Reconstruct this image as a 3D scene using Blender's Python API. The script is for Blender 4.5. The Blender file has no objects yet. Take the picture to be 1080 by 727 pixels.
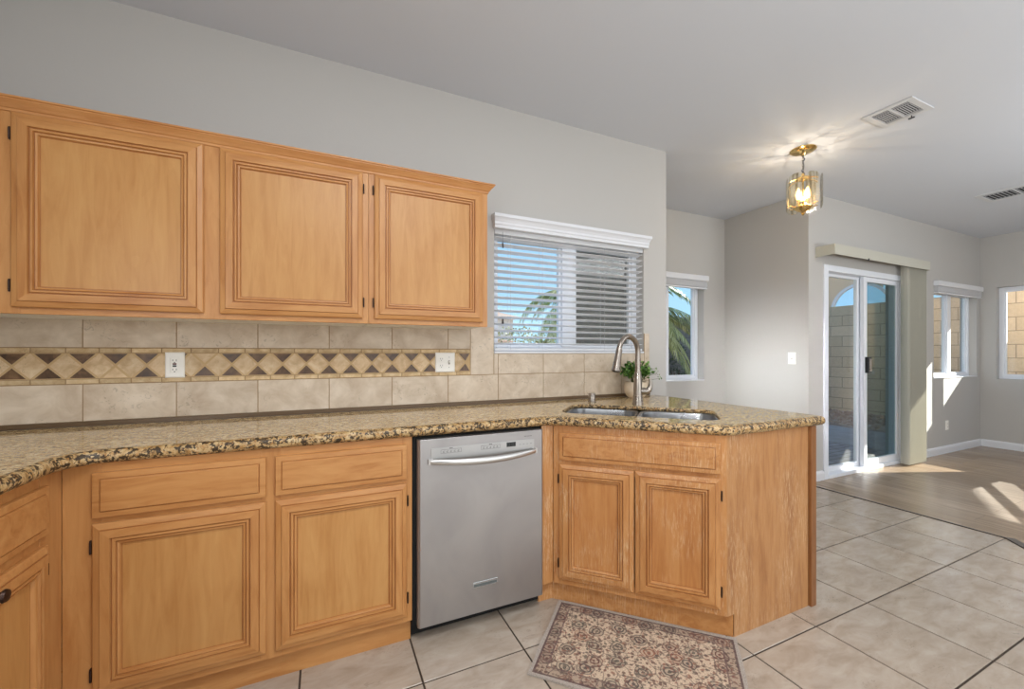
import bpy, bmesh, math, random
from mathutils import Vector, Matrix
from mathutils.geometry import tessellate_polygon
random.seed(7)
PI = math.pi
sc = bpy.context.scene
COL = sc.collection

# ------------------------------------------------------------ camera, light, exposure
cam_d = bpy.data.cameras.new('camera'); cam = bpy.data.objects.new('camera', cam_d); COL.objects.link(cam)
ANG = 1.1415                     # angle between the view direction and the kitchen wall
cam.location = (0, 0, 1.2412); cam.rotation_euler = (PI/2, 0, ANG - PI/2)
cam_d.sensor_width = 36.0; cam_d.lens = 36*431.24/1080; cam_d.shift_y = 9.07/1080
cam_d.clip_start = .02; cam_d.clip_end = 400
sc.camera = cam
sc.view_settings.view_transform = 'Standard'; sc.view_settings.look = 'None'
sc.view_settings.gamma = 1; sc.view_settings.use_curve_mapping = False
sc.view_settings.exposure = 0.22

world = bpy.data.worlds.new('sky'); sc.world = world; world.use_nodes = True
wn = world.node_tree.nodes; wl = world.node_tree.links; wn.clear()
tcw = wn.new('ShaderNodeTexCoord'); sep = wn.new('ShaderNodeSeparateXYZ'); wl.new(tcw.outputs['Generated'], sep.inputs[0])
ramp = wn.new('ShaderNodeValToRGB'); wl.new(sep.outputs[2], ramp.inputs[0])
ramp.color_ramp.elements[0].position = 0.0; ramp.color_ramp.elements[0].color = (.42, .68, .86, 1)
ramp.color_ramp.elements[1].position = .55; ramp.color_ramp.elements[1].color = (.16, .36, .72, 1)
bg = wn.new('ShaderNodeBackground'); bg.inputs[1].default_value = 1.2
wo = wn.new('ShaderNodeOutputWorld')
wl.new(ramp.outputs[0], bg.inputs[0]); wl.new(bg.outputs[0], wo.inputs[0])

def sun(name, d, strength, col, ang):
    l = bpy.data.lights.new(name, 'SUN'); l.energy = strength; l.color = col; l.angle = ang
    o = bpy.data.objects.new(name, l); COL.objects.link(o)
    o.rotation_euler = Vector(d).to_track_quat('-Z', 'Y').to_euler(); o.location = (12, 8, 9); return o
sun('sun', (-.89, -.45, -.575), 7.0, (1, .95, .88), .009)

def area(name, loc, d, sx, sy, power, col=(1, 1, 1)):
    l = bpy.data.lights.new(name, 'AREA'); l.shape = 'RECTANGLE'; l.size = sx; l.size_y = sy; l.energy = power; l.color = col
    o = bpy.data.objects.new(name, l); COL.objects.link(o); o.location = loc
    o.rotation_euler = Vector(d).to_track_quat('-Z', 'Y').to_euler(); return o
area('kitchen_ceiling_fill', (0.4, .1, 2.74), (0, 0, -1), 1.4, .7, 34, (.93, .97, 1))  # unseen overhead lamp added as fill for the kitchen
area('kitchen_up_fill', (1.0, -1.2, 1.5), (.25, .1, 1), 1.2, 1.2, 40, (.9, .96, 1))  # upward fill added behind the camera to brighten the ceiling
area('living_up_fill', (4.8, -1.2, 1.3), (.1, .1, 1), 1.2, 1.2, 74, (.9, .96, 1))  # second upward fill, added for the living area ceiling
area('living_ceiling_fill', (4.6, -.8, 2.74), (0, 0, -1), 1.6, 1.2, 26, (.93, .97, 1))  # unseen ceiling fill added over the living area
area('rear_fill', (2.4, -2.9, 1.25), (0, 1, 0), 4.5, 1.9, 64, (.88, .95, 1))  # fill lamp added behind the camera; the south wall has no window
area('west_fill', (-1.33, -.25, 1.5), (1, .25, 0), 1.6, 1.2, 34, (.9, .96, 1))  # side fill added at the west wall, which has no window
nb = area('nook_wall_fill', (-1.30, -.35, 1.95), (5.5, 3.12, -.95), .35, .5, 4.0, (.95, .98, 1)); nb.data.spread = math.radians(16)  # narrow lamp added to brighten the east wall of the nook
# sunlight thrown back by a neighbour's window to the south-east
l = bpy.data.lights.new('reflected_sun', 'SPOT'); l.energy = 42000; l.spot_size = math.radians(16); l.spot_blend = .1; l.shadow_soft_size = .05; l.color = (1, .97, .92)
o = bpy.data.objects.new('reflected_sun', l); COL.objects.link(o)
o.location = (6.8+.89*13, 2.37-.43*13, .8+.58*13); o.rotation_euler = Vector((-.89, .43, -.58)).to_track_quat('-Z', 'Y').to_euler()

# ------------------------------------------------------------ materials
def lin(c):
    return tuple(((v/255)/12.92 if v/255 <= .04045 else ((v/255+.055)/1.055)**2.4) for v in c) + (1,)
def newmat(name):
    m = bpy.data.materials.new(name); m.use_nodes = True
    nt = m.node_tree; b = nt.nodes['Principled BSDF']; return m, nt, b
def plain(name, rgb, rough=.5, metal=0, spec=.5, emit=None, es=0):
    m, nt, b = newmat(name)
    b.inputs['Base Color'].default_value = lin(rgb); b.inputs['Roughness'].default_value = rough
    b.inputs['Metallic'].default_value = metal; b.inputs['Specular IOR Level'].default_value = spec
    if emit: b.inputs['Emission Color'].default_value = lin(emit); b.inputs['Emission Strength'].default_value = es
    return m
class NT:
    def __init__(s, nt): s.nt = nt
    def n(s, t, **k):
        x = s.nt.nodes.new(t)
        for a, v in k.items():
            if a.startswith('i_'):
                key = a[2:]; key = int(key) if key.isdigit() else key.replace('_', ' ')
                if hasattr(v, 'default_value') or isinstance(v, bpy.types.NodeSocket): s.nt.links.new(v, x.inputs[key])
                else: x.inputs[key].default_value = v
            else: setattr(x, a, v)
        return x
    def math(s, op, a, b=0.0, c=None):
        x = s.nt.nodes.new('ShaderNodeMath'); x.operation = op
        for i, v in enumerate([a, b] + ([c] if c is not None else [])):
            if isinstance(v, bpy.types.NodeSocket): s.nt.links.new(v, x.inputs[i])
            else: x.inputs[i].default_value = v
        return x.outputs[0]
    def mix(s, f, a, b, bt='MIX'):
        x = s.nt.nodes.new('ShaderNodeMix'); x.data_type = 'RGBA'; x.blend_type = bt
        for i, v in ((0, f), (6, a), (7, b)):
            if isinstance(v, bpy.types.NodeSocket): s.nt.links.new(v, x.inputs[i])
            else: x.inputs[i].default_value = v
        return x.outputs[2]
    def ramp(s, f, stops, interp='LINEAR'):
        x = s.nt.nodes.new('ShaderNodeValToRGB'); x.color_ramp.interpolation = interp
        e = x.color_ramp.elements
        while len(e) < len(stops): e.new(.5)
        for el, (p, c) in zip(e, stops): el.position = p; el.color = c if len(c) == 4 else (*c, 1)
        s.nt.links.new(f, x.inputs[0]); return x.outputs[0]
    def coord(s, scale=(1, 1, 1), rand=False, rot=(0, 0, 0)):
        tc = s.nt.nodes.new('ShaderNodeTexCoord'); mp = s.nt.nodes.new('ShaderNodeMapping')
        mp.inputs['Scale'].default_value = scale; mp.inputs['Rotation'].default_value = rot
        v = tc.outputs['Object']
        if rand:
            oi = s.nt.nodes.new('ShaderNodeObjectInfo'); a = s.nt.nodes.new('ShaderNodeVectorMath'); a.operation = 'ADD'
            m = s.math('MULTIPLY', oi.outputs['Random'], 37.0); s.nt.links.new(v, a.inputs[0]); s.nt.links.new(m, a.inputs[1]); v = a.outputs[0]
        s.nt.links.new(v, mp.inputs[0]); return mp.outputs[0]
    def bump(s, h, bsdf, strength=.2, dist=.001):
        x = s.nt.nodes.new('ShaderNodeBump'); x.inputs['Strength'].default_value = strength; x.inputs['Distance'].default_value = dist
        s.nt.links.new(h, x.inputs['Height']); s.nt.links.new(x.outputs[0], bsdf.inputs['Normal'])
W3 = lambda r: lin(r)

def wood(name, base, dark, light, horiz=False, worn=0, rough=.38, diag=False):
    m, nt, b = newmat(name); N = NT(nt)
    rot = (0, 0, PI/4) if diag else (0, 0, 0)
    sc_ = (3, 20, 20) if horiz else (20, 20, 2.2)
    v = N.coord(sc_, True, rot)
    n1 = N.n('ShaderNodeTexNoise', i_Vector=v, i_Scale=1.5, i_Detail=6.0, i_Roughness=.6, i_Distortion=.7).outputs[0]
    sc2 = (1.3, 5, 5) if horiz else (5, 5, .9)
    v2 = N.coord(sc2, True, rot)
    n2 = N.n('ShaderNodeTexNoise', i_Vector=v2, i_Scale=1.3, i_Detail=2.0, i_Distortion=1.2).outputs[0]
    rings = N.math('FRACT', N.math('MULTIPLY', n2, 9.0))
    rings = N.math('POWER', rings, 4.0)
    c = N.ramp(n1, [(.3, W3(dark)), (.5, W3(base)), (.75, W3(light))])
    c = N.mix(N.math('MULTIPLY', rings, .22), c, W3(dark))
    v3 = N.coord((7, 7, 7), True)
    n3 = N.n('ShaderNodeTexNoise', i_Vector=v3, i_Scale=.7, i_Detail=3.0).outputs[0]
    c = N.mix(N.ramp(n3, [(.35, (0, 0, 0)), (.75, (.35, .35, .35))]), c, W3(light))
    if worn:
        vs = N.coord((120, 120, 11), True)
        s1 = N.n('ShaderNodeTexNoise', i_Vector=vs, i_Scale=1.6, i_Detail=7.0, i_Roughness=.75).outputs[0]
        s2 = N.n('ShaderNodeTexNoise', i_Vector=N.coord((3, 3, 2.2), True), i_Scale=1.4, i_Detail=2.0).outputs[0]
        f = N.math('MULTIPLY', N.ramp(s1, [(.5, (0, 0, 0)), (.62, (1, 1, 1))]), N.ramp(s2, [(.42, (0, 0, 0)), (.62, (1, 1, 1))]))
        c = N.mix(N.math('MULTIPLY', f, worn), c, W3((226, 196, 158)))
        f2 = N.ramp(N.n('ShaderNodeTexNoise', i_Vector=N.coord((14, 14, 4), True), i_Scale=.9, i_Detail=4.0).outputs[0], [(.58, (0, 0, 0)), (.8, (.5, .5, .5))])
        c = N.mix(N.math('MULTIPLY', f2, worn), c, W3((140, 84, 44)))
    nt.links.new(c, b.inputs['Base Color']); b.inputs['Roughness'].default_value = rough
    b.inputs['Specular IOR Level'].default_value = .45
    N.bump(n1, b, .08, .0008)
    return m
WB, WD, WL = (186, 130, 75), (167, 108, 56), (198, 145, 89)
wood_v = wood('maple_vertical', WB, WD, WL)
wood_h = wood('maple_horizontal', WB, WD, WL, True)
wood_p = wood('maple_panel', (187, 135, 78), (174, 120, 64), (197, 148, 90))
wood_g = wood('maple_groove_shade', (160, 104, 56), (144, 88, 44), (170, 114, 66))  # darker brown that paints shade into the door grooves
wood_cr = wood('maple_crown', (188, 130, 76), (170, 110, 58), (200, 146, 92), True)
wornV = wood('worn_maple_vertical', (186, 128, 74), (164, 104, 54), (198, 144, 90), worn=.6)
wornH = wood('worn_maple_horizontal', (186, 128, 74), (164, 104, 54), (198, 144, 90), True, worn=.5, diag=True)
wornD = wood('worn_maple_panel', (184, 124, 70), (168, 106, 54), (196, 140, 84), worn=.45)
worn_g = wood('worn_maple_groove_shade', (150, 94, 50), (134, 80, 40), (162, 106, 60), worn=.35)  # groove shade painted into the colour of the worn doors
wornP = wood('worn_end_panel', (176, 124, 76), (152, 100, 58), (188, 138, 90), worn=.5, rough=.5)
wood_dk = wood('brown_stained_wood', (136, 88, 50), (116, 70, 38), (150, 102, 60))

def granite():
    m, nt, b = newmat('granite'); N = NT(nt)
    v = N.coord((1, 1, 1), rot=(0, 0, -.55))
    st = N.coord((1, 2.6, 1), rot=(0, 0, .35))
    a = N.n('ShaderNodeTexNoise', i_Vector=st, i_Scale=32.0, i_Detail=6.0, i_Roughness=.8, i_Distortion=.4).outputs[0]
    c = N.ramp(a, [(.36, W3((104, 80, 48))), (.44, W3((176, 146, 98))), (.52, W3((212, 186, 136))), (.64, W3((236, 220, 182)))])
    vo = N.n('ShaderNodeTexVoronoi', i_Vector=v, i_Scale=150.0, i_Randomness=1.0)
    rnd = N.n('ShaderNodeSeparateColor', i_0=vo.outputs['Color'])
    mask = N.n('ShaderNodeTexNoise', i_Vector=st, i_Scale=42.0, i_Detail=3.0).outputs[0]
    dk = N.math('MULTIPLY', N.math('GREATER_THAN', rnd.outputs[0], .72), N.ramp(mask, [(.5, (0, 0, 0)), (.56, (1, 1, 1))]))
    c = N.mix(N.math('MULTIPLY', dk, .9), c, W3((58, 44, 32)))
    am = N.math('GREATER_THAN', rnd.outputs[1], .86)
    c = N.mix(N.math('MULTIPLY', am, .6), c, W3((176, 122, 62)))
    gr = N.math('GREATER_THAN', rnd.outputs[2], .93)
    c = N.mix(N.math('MULTIPLY', gr, .5), c, W3((120, 112, 98)))
    nt.links.new(c, b.inputs['Base Color']); b.inputs['Roughness'].default_value = .05; b.inputs['Specular IOR Level'].default_value = .7
    return m
granite_m = granite()
def granite_edge():
    m = granite_m.copy(); m.name = 'granite_edge'
    nt = m.node_tree; b = nt.nodes['Principled BSDF']; N = NT(nt)
    src = b.inputs['Base Color'].links[0].from_socket
    v = N.coord((1, 1, 1))
    vo = N.n('ShaderNodeTexVoronoi', i_Vector=v, i_Scale=170.0)
    rnd = N.n('ShaderNodeSeparateColor', i_0=vo.outputs['Color'])
    nz = N.n('ShaderNodeTexNoise', i_Vector=v, i_Scale=60.0, i_Detail=3.0).outputs[0]
    f = N.math('MULTIPLY', N.math('GREATER_THAN', rnd.outputs[0], .34), N.ramp(nz, [(.45, (0, 0, 0)), (.52, (1, 1, 1))]))
    c = N.mix(N.math('MULTIPLY', f, .92), N.mix(.45, src, W3((156, 114, 66))), W3((46, 36, 28)))
    nt.links.new(c, b.inputs['Base Color']); b.inputs['Roughness'].default_value = .35; b.inputs['Specular IOR Level'].default_value = .3
    return m
granite_e = granite_edge()

def tile(name, c1, c2, c3, scale=9, rough=.4, speck=0, island=.12, grain=(1, 1, 1)):
    m, nt, b = newmat(name); N = NT(nt)
    g = nt.nodes.new('ShaderNodeNewGeometry')
    tc = nt.nodes.new('ShaderNodeTexCoord')
    ad = nt.nodes.new('ShaderNodeVectorMath'); ad.operation = 'ADD'
    nt.links.new(tc.outputs['Object'], ad.inputs[0]); nt.links.new(N.math('MULTIPLY', g.outputs['Random Per Island'], 31.0), ad.inputs[1])
    mp = nt.nodes.new('ShaderNodeMapping'); mp.inputs['Scale'].default_value = grain; nt.links.new(ad.outputs[0], mp.inputs[0])
    v = mp.outputs[0]
    a = N.n('ShaderNodeTexNoise', i_Vector=v, i_Scale=float(scale), i_Detail=6.0, i_Roughness=.6, i_Distortion=.5).outputs[0]
    c = N.ramp(a, [(.32, W3(c2)), (.5, W3(c1)), (.68, W3(c3))])
    if speck:
        s = N.n('ShaderNodeTexNoise', i_Vector=v, i_Scale=scale*5.5, i_Detail=5.0, i_Distortion=1.5).outputs[0]
        s2 = N.n('ShaderNodeTexNoise', i_Vector=v, i_Scale=scale*.8, i_Detail=1.0).outputs[0]
        f = N.math('MULTIPLY', N.ramp(s, [(.58, (0, 0, 0)), (.66, (1, 1, 1))]), N.ramp(s2, [(.5, (0, 0, 0)), (.62, (1, 1, 1))]))
        c = N.mix(N.math('MULTIPLY', f, speck), c, W3(tuple(int(q*.6) for q in c2)))
    hs = N.n('ShaderNodeHueSaturation', i_Color=c); nt.links.new(N.math('MULTIPLY_ADD', g.outputs['Random Per Island'], island, 1-island/2), hs.inputs['Value'])
    nt.links.new(hs.outputs[0], b.inputs['Base Color']); b.inputs['Roughness'].default_value = rough
    N.bump(a, b, .12, .001)
    return m
splash_m = tile('travertine_tile', (198, 180, 158), (182, 161, 138), (213, 197, 177), 9, .42, .35, .10)
splash_dk = tile('emperador_tile', (92, 66, 44), (66, 46, 30), (124, 94, 64), 22, .35, .0, .35)
splash_dm = tile('tumbled_tile', (212, 184, 146), (192, 160, 120), (224, 202, 168), 24, .55, .5, .14)
splash_pc = tile('pencil_tile', (202, 174, 132), (180, 150, 108), (216, 192, 154), 26, .55, .4, .3)
grout_l = plain('tan_grout', (150, 122, 88), .9)
grout_d = plain('dark_grout', (66, 54, 44), .9)
floor_m = tile('floor_tile', (174, 159, 143), (160, 144, 127), (184, 171, 156), 7.0, .20, .3, .06, (1, 2.2, 1))

def wall_paint(name, rgb, s=.15):
    m, nt, b = newmat(name); N = NT(nt)
    n = N.n('ShaderNodeTexNoise', i_Vector=N.coord(), i_Scale=90.0, i_Detail=3.0).outputs[0]
    b.inputs['Base Color'].default_value = lin(rgb); b.inputs['Roughness'].default_value = .75; b.inputs['Specular IOR Level'].default_value = .25
    N.bump(n, b, s, .002); return m
paint = wall_paint('greige_paint', (187, 183, 178))
ceil_m = wall_paint('ceiling_paint', (206, 208, 213), .1)
white = plain('white_paint', (222, 222, 225), .35)
vinyl = plain('white_vinyl', (228, 230, 235), .3)
plate_m = plain('white_plastic', (238, 234, 226), .3)
cream = plain('cream_vinyl', (190, 186, 172), .45)
blackm = plain('black_plastic', (22, 20, 19), .35)
dkmetal = plain('oil_rubbed_bronze', (60, 42, 34), .4, .7)
void = plain('dark_cavity', (12, 11, 10), .9)
rubber = plain('dark_grey', (70, 70, 72), .6)

def steel(name, rgb, rough, an=False):
    m, nt, b = newmat(name); N = NT(nt)
    n = N.n('ShaderNodeTexNoise', i_Vector=N.coord((160, 160, 1.2)), i_Scale=2.0, i_Detail=2.0).outputs[0]
    n2 = N.n('ShaderNodeTexNoise', i_Vector=N.coord((3, 3, 2)), i_Scale=1.5, i_Detail=3.0, i_Distortion=.6).outputs[0]
    c = N.mix(N.ramp(n2, [(.35, (0, 0, 0)), (.7, (.5, .5, .5))]), W3(rgb), W3(tuple(int(q*.86) for q in rgb)))
    nt.links.new(c, b.inputs['Base Color']); b.inputs['Metallic'].default_value = .9
    nt.links.new(N.math('MULTIPLY_ADD', n2, .25, rough-.1), b.inputs['Roughness'])
    if an: N.bump(n, b, .05, .0003)
    return m
steel_dw = steel('brushed_stainless', (176, 172, 170), .42, True)
steel_sk = steel('sink_stainless', (170, 170, 172), .25)
nickel = steel('brushed_nickel', (158, 148, 138), .26)
steel_lt = plain('polished_handle', (205, 203, 200), .28, .9)
brass = plain('polished_brass', (236, 202, 134), .18, 1)

def glass(name, tint=(1, 1, 1), dark=0., gl=.08):
    m, nt, b = newmat(name); nt.nodes.remove(b); N = NT(nt)
    t = N.n('ShaderNodeBsdfTransparent', i_Color=(tint[0]*(1-dark), tint[1]*(1-dark), tint[2]*(1-dark), 1))
    g = N.n('ShaderNodeBsdfGlossy', i_Roughness=.01)
    fr = N.n('ShaderNodeLayerWeight', i_Blend=.5)
    f = N.math('MULTIPLY_ADD', N.math('POWER', fr.outputs['Facing'], 4.5), .5, .02+gl*.1)
    mx = nt.nodes.new('ShaderNodeMixShader'); nt.links.new(f, mx.inputs[0]); nt.links.new(t.outputs[0], mx.inputs[1]); nt.links.new(g.outputs[0], mx.inputs[2])
    nt.links.new(mx.outputs[0], nt.nodes['Material Output'].inputs[0]); return m
glass_m = glass('window_glass', (.97, .99, .98))
glass_t = glass('tinted_glass', (.74, .82, .80), .12, .3)
def screen():
    m, nt, b = newmat('insect_screen'); nt.nodes.remove(b); N = NT(nt)
    t = N.n('ShaderNodeBsdfTransparent'); d = N.n('ShaderNodeBsdfDiffuse')
    n = N.n('ShaderNodeTexNoise', i_Vector=N.coord((160, 1, 160)), i_Scale=1.2, i_Detail=2.0).outputs[0]
    nt.links.new(N.ramp(n, [(.3, W3((96, 92, 90))), (.7, W3((150, 146, 142)))]), d.inputs[0])
    mx = nt.nodes.new('ShaderNodeMixShader'); mx.inputs[0].default_value = .93
    nt.links.new(t.outputs[0], mx.inputs[1]); nt.links.new(d.outputs[0], mx.inputs[2]); nt.links.new(mx.outputs[0], nt.nodes['Material Output'].inputs[0]); return m
screen_m = screen()
def lamp_glass():
    m, nt, b = newmat('bevelled_lamp_glass'); nt.nodes.remove(b); N = NT(nt)
    w = N.n('ShaderNodeTexNoise', i_Vector=N.coord((30, 30, 3)), i_Scale=1.6, i_Detail=2.0).outputs[0]
    t = nt.nodes.new('ShaderNodeBsdfTransparent'); nt.links.new(N.ramp(w, [(.38, (.62, .58, .48)), (.5, (.93, .91, .84)), (.6, (.98, .98, .95))]), t.inputs[0])
    g = N.n('ShaderNodeBsdfGlossy', i_Roughness=.08); d = N.n('ShaderNodeBsdfTranslucent', i_Color=(1, .9, .7, 1))
    m1 = nt.nodes.new('ShaderNodeMixShader'); m1.inputs[0].default_value = .012; m2 = nt.nodes.new('ShaderNodeMixShader')
    lw = N.n('ShaderNodeLayerWeight', i_Blend=.5)
    nt.links.new(t.outputs[0], m1.inputs[1]); nt.links.new(d.outputs[0], m1.inputs[2])
    nt.links.new(N.math('MULTIPLY_ADD', N.math('POWER', lw.outputs['Facing'], 3.0), .6, .05), m2.inputs[0]); nt.links.new(m1.outputs[0], m2.inputs[1]); nt.links.new(g.outputs[0], m2.inputs[2])
    nt.links.new(m2.outputs[0], nt.nodes['Material Output'].inputs[0]); return m
lampglass = lamp_glass()
bulb_m = plain('lit_bulb', (255, 214, 150), .3, emit=(255, 206, 130), es=4.5)
def slat_mat():
    m, nt, b = newmat('blind_slat'); N = NT(nt); b.inputs['Base Color'].default_value = lin((253, 253, 254)); b.inputs['Roughness'].default_value = .4
    t = N.n('ShaderNodeBsdfTranslucent', i_Color=(.97, .97, .98, 1)); mx = nt.nodes.new('ShaderNodeMixShader'); mx.inputs[0].default_value = .5
    nt.links.new(b.outputs[0], mx.inputs[1]); nt.links.new(t.outputs[0], mx.inputs[2]); nt.links.new(mx.outputs[0], nt.nodes['Material Output'].inputs[0]); return m
slat_m = slat_mat()

# ------------------------------------------------------------ mesh builder
class MB:
    def __init__(s): s.v = []; s.f = []; s.mi = []
    def quad(s, pts, mi=0):
        i = len(s.v); s.v += [tuple(p) for p in pts]; s.f.append(tuple(range(i, i+len(pts)))); s.mi.append(mi); return s
    def box(s, a, b, mi=0, M=None):
        x0, y0, z0 = a; x1, y1, z1 = b
        P = [Vector((x, y, z)) for z in (z0, z1) for y in (y0, y1) for x in (x0, x1)]
        if M: P = [M @ p for p in P]
        i = len(s.v); s.v += [tuple(p) for p in P]
        for f in ((0, 2, 3, 1), (4, 5, 7, 6), (0, 1, 5, 4), (2, 6, 7, 3), (0, 4, 6, 2), (1, 3, 7, 5)):
            s.f.append(tuple(i+q for q in f)); s.mi.append(mi)
        return s
    def rings(s, rings, mi=0, cap0=True, cap1=True, closed=True):
        n = len(rings[0]); i = len(s.v)
        for r in rings: s.v += [tuple(p) for p in r]
        for a in range(len(rings)-1):
            for k in range(n if closed else n-1):
                k2 = (k+1) % n
                s.f.append((i+a*n+k, i+a*n+k2, i+(a+1)*n+k2, i+(a+1)*n+k)); s.mi.append(mi)
        if cap0: s.f.append(tuple(i+k for k in reversed(range(n)))); s.mi.append(mi)
        if cap1: s.f.append(tuple(i+(len(rings)-1)*n+k for k in range(n))); s.mi.append(mi)
        return s
    def lathe(s, c, prof, n=24, mi=0, M=None):
        R = []
        for r, z in prof:
            ring = [Vector((max(r, 1e-5)*math.cos(2*PI*k/n), max(r, 1e-5)*math.sin(2*PI*k/n), z)) for k in range(n)]
            R.append([(M @ p if M else p) + Vector(c) for p in ring])
        return s.rings(R, mi)
    def tube(s, pts, rad, n=10, mi=0):
        pts = [Vector(p) for p in pts]; R = []
        if not hasattr(rad, '__len__'): rad = [rad]*len(pts)
        up = None
        for i, p in enumerate(pts):
            t = (pts[min(i+1, len(pts)-1)] - pts[max(i-1, 0)]).normalized()
            if up is None:
                up = Vector((0, 0, 1)) if abs(t.z) < .9 else Vector((1, 0, 0))
            a = t.cross(up).normalized(); u2 = a.cross(t).normalized(); up = u2
            R.append([p + (a*math.cos(2*PI*k/n) + u2*math.sin(2*PI*k/n))*rad[i] for k in range(n)])
        return s.rings(R, mi)
    def prism(s, poly, z0, z1, mi=0):
        return s.rings([[(x, y, z0) for x, y in poly], [(x, y, z1) for x, y in poly]], mi)
    def build(s, name, mats, parent=None, smooth=False, bevel=0, origin=None, weld=False):
        if not isinstance(mats, (list, tuple)): mats = [mats]
        xs = [p[0] for p in s.v]; ys = [p[1] for p in s.v]; zs = [p[2] for p in s.v]
        if origin is None: origin = ((min(xs)+max(xs))/2, (min(ys)+max(ys))/2, min(zs))
        me = bpy.data.meshes.new(name)
        me.from_pydata([(p[0]-origin[0], p[1]-origin[1], p[2]-origin[2]) for p in s.v], [], s.f)
        for m in mats: me.materials.append(m)
        me.polygons.foreach_set('material_index', s.mi)
        if smooth: me.polygons.foreach_set('use_smooth', [True]*len(me.polygons))
        me.validate(); 
        bm = bmesh.new(); bm.from_mesh(me)
        if weld: bmesh.ops.remove_doubles(bm, verts=bm.verts, dist=1e-5)
        bmesh.ops.recalc_face_normals(bm, faces=bm.faces); bm.to_mesh(me); bm.free()
        if smooth:
            try: me.set_sharp_from_angle(angle=math.radians(38))
            except Exception: pass
        o = bpy.data.objects.new(name, me); COL.objects.link(o)
        o.location = origin
        if parent is not None:
            o.parent = parent; pw = wpos(parent); o.location = Vector(origin) - pw
        if bevel:
            b = o.modifiers.new('bevel', 'BEVEL'); b.width = bevel; b.segments = 2; b.limit_method = 'ANGLE'; b.angle_limit = math.radians(40)
        return o
def wpos(o):
    v = Vector(o.location); p = o.parent
    while p is not None: v += Vector(p.location); p = p.parent
    return v
def tag(o, label=None, cat=None, group=None, kind=None):
    if label: o['label'] = label
    if cat: o['category'] = cat
    if group: o['group'] = group
    if kind: o['kind'] = kind
    return o
def thing(name, loc, label, cat, group=None):
    o = bpy.data.objects.new(name, None); COL.objects.link(o); o.location = loc; o.empty_display_size = .1
    return tag(o, label, cat, group)
def struct(o): o['kind'] = 'structure'; return o

# frame of reference: P(u, d, z) on a plane facing the room. O origin, U along, F outward normal
class Face:
    def __init__(s, O, U, F): s.O = Vector(O); s.U = Vector(U).normalized(); s.F = Vector(F).normalized()
    def p(s, u, d, z): return s.O + s.U*u + s.F*d + Vector((0, 0, z))
    def M(s):
        m = Matrix.Identity(4)
        for i in range(3): m[i][0] = s.U[i]; m[i][1] = s.F[i]; m[i][2] = (0, 0, 1)[i]; m[i][3] = s.O[i]
        return m
    def box(s, mb, a, b, mi=0): return mb.box(a, b, mi, s.M())

# ------------------------------------------------------------ room shell
ZC = 2.78; T = .16
YK = 2.352; XK = 2.372; YN = 3.272; XN = 4.20; YS = 2.372; XR = 7.99; YB = -3.0; XL = -1.37
def wall(name, F, length, z0, z1, holes, mat=paint, u0=0, t=T):
    mb = MB(); us = sorted({u0, length, *[h[0] for h in holes], *[h[1] for h in holes]})
    for a, b in zip(us[:-1], us[1:]):
        m = (a+b)/2; hs = [h for h in holes if h[0] < m < h[1]]
        zs = z0
        for h in sorted(hs, key=lambda q: q[2]):
            if h[2] > zs+1e-4: F.box(mb, (a, -t, zs), (b, 0, h[2]))
            zs = h[3]
        if z1 > zs+1e-4: F.box(mb, (a, -t, zs), (b, 0, z1))
    return struct(mb.build(name, mat))
FK = Face((0, YK, 0), (1, 0, 0), (0, -1, 0))
wall('wall_kitchen', FK, XK, 0, ZC, [(.955, 2.150, 1.240, 2.03)], u0=XL-T)
FN = Face((0, YN, 0), (1, 0, 0), (0, -1, 0))
wall('wall_nook_north', FN, XN+T, 0, ZC, [(2.95, 3.865, .935, 2.04)], u0=XK-T)
struct(MB().box((XK-T, YK+T, 0), (XK, YN, ZC)).build('wall_nook_west', paint))
struct(MB().box((XN, YS+T, 0), (XN+T, YN, ZC)).build('wall_nook_east', paint))
FS = Face((0, YS, 0), (1, 0, 0), (0, -1, 0))
wall('wall_living_north', FS, XR+T, 0, ZC, [(4.435, 5.965, 0, 2.115), (6.69, 7.885, .93, 2.04)], u0=XN)
FE = Face((XR, 0, 0), (0, 1, 0), (-1, 0, 0))
wall('wall_east', FE, YS, 0, ZC, [(1.0, 2.228, .905, 2.10)], u0=YB)
struct(MB().box((XL-T, YB-T, 0), (XR+T, YB, ZC)).build('wall_south', paint))
struct(MB().box((XL-T, YB, 0), (XL, YK, ZC)).build('wall_west', paint))
struct(MB().prism([(XL-T, YB-T), (XR+T, YB-T), (XR+T, YS+T), (XN+T, YS+T), (XN+T, YN+T), (XK-T, YN+T), (XK-T, YK+T), (XL-T, YK+T)], ZC, ZC+.15).build('ceiling', ceil_m))

struct(MB().box((XN+T+.01, YS+T+.001, 2.62), (XR+T+.5, YS+T+.87, 2.74)).build('trim_6', wall_paint('eave_soffit', (150, 116, 84), .1)))
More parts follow.
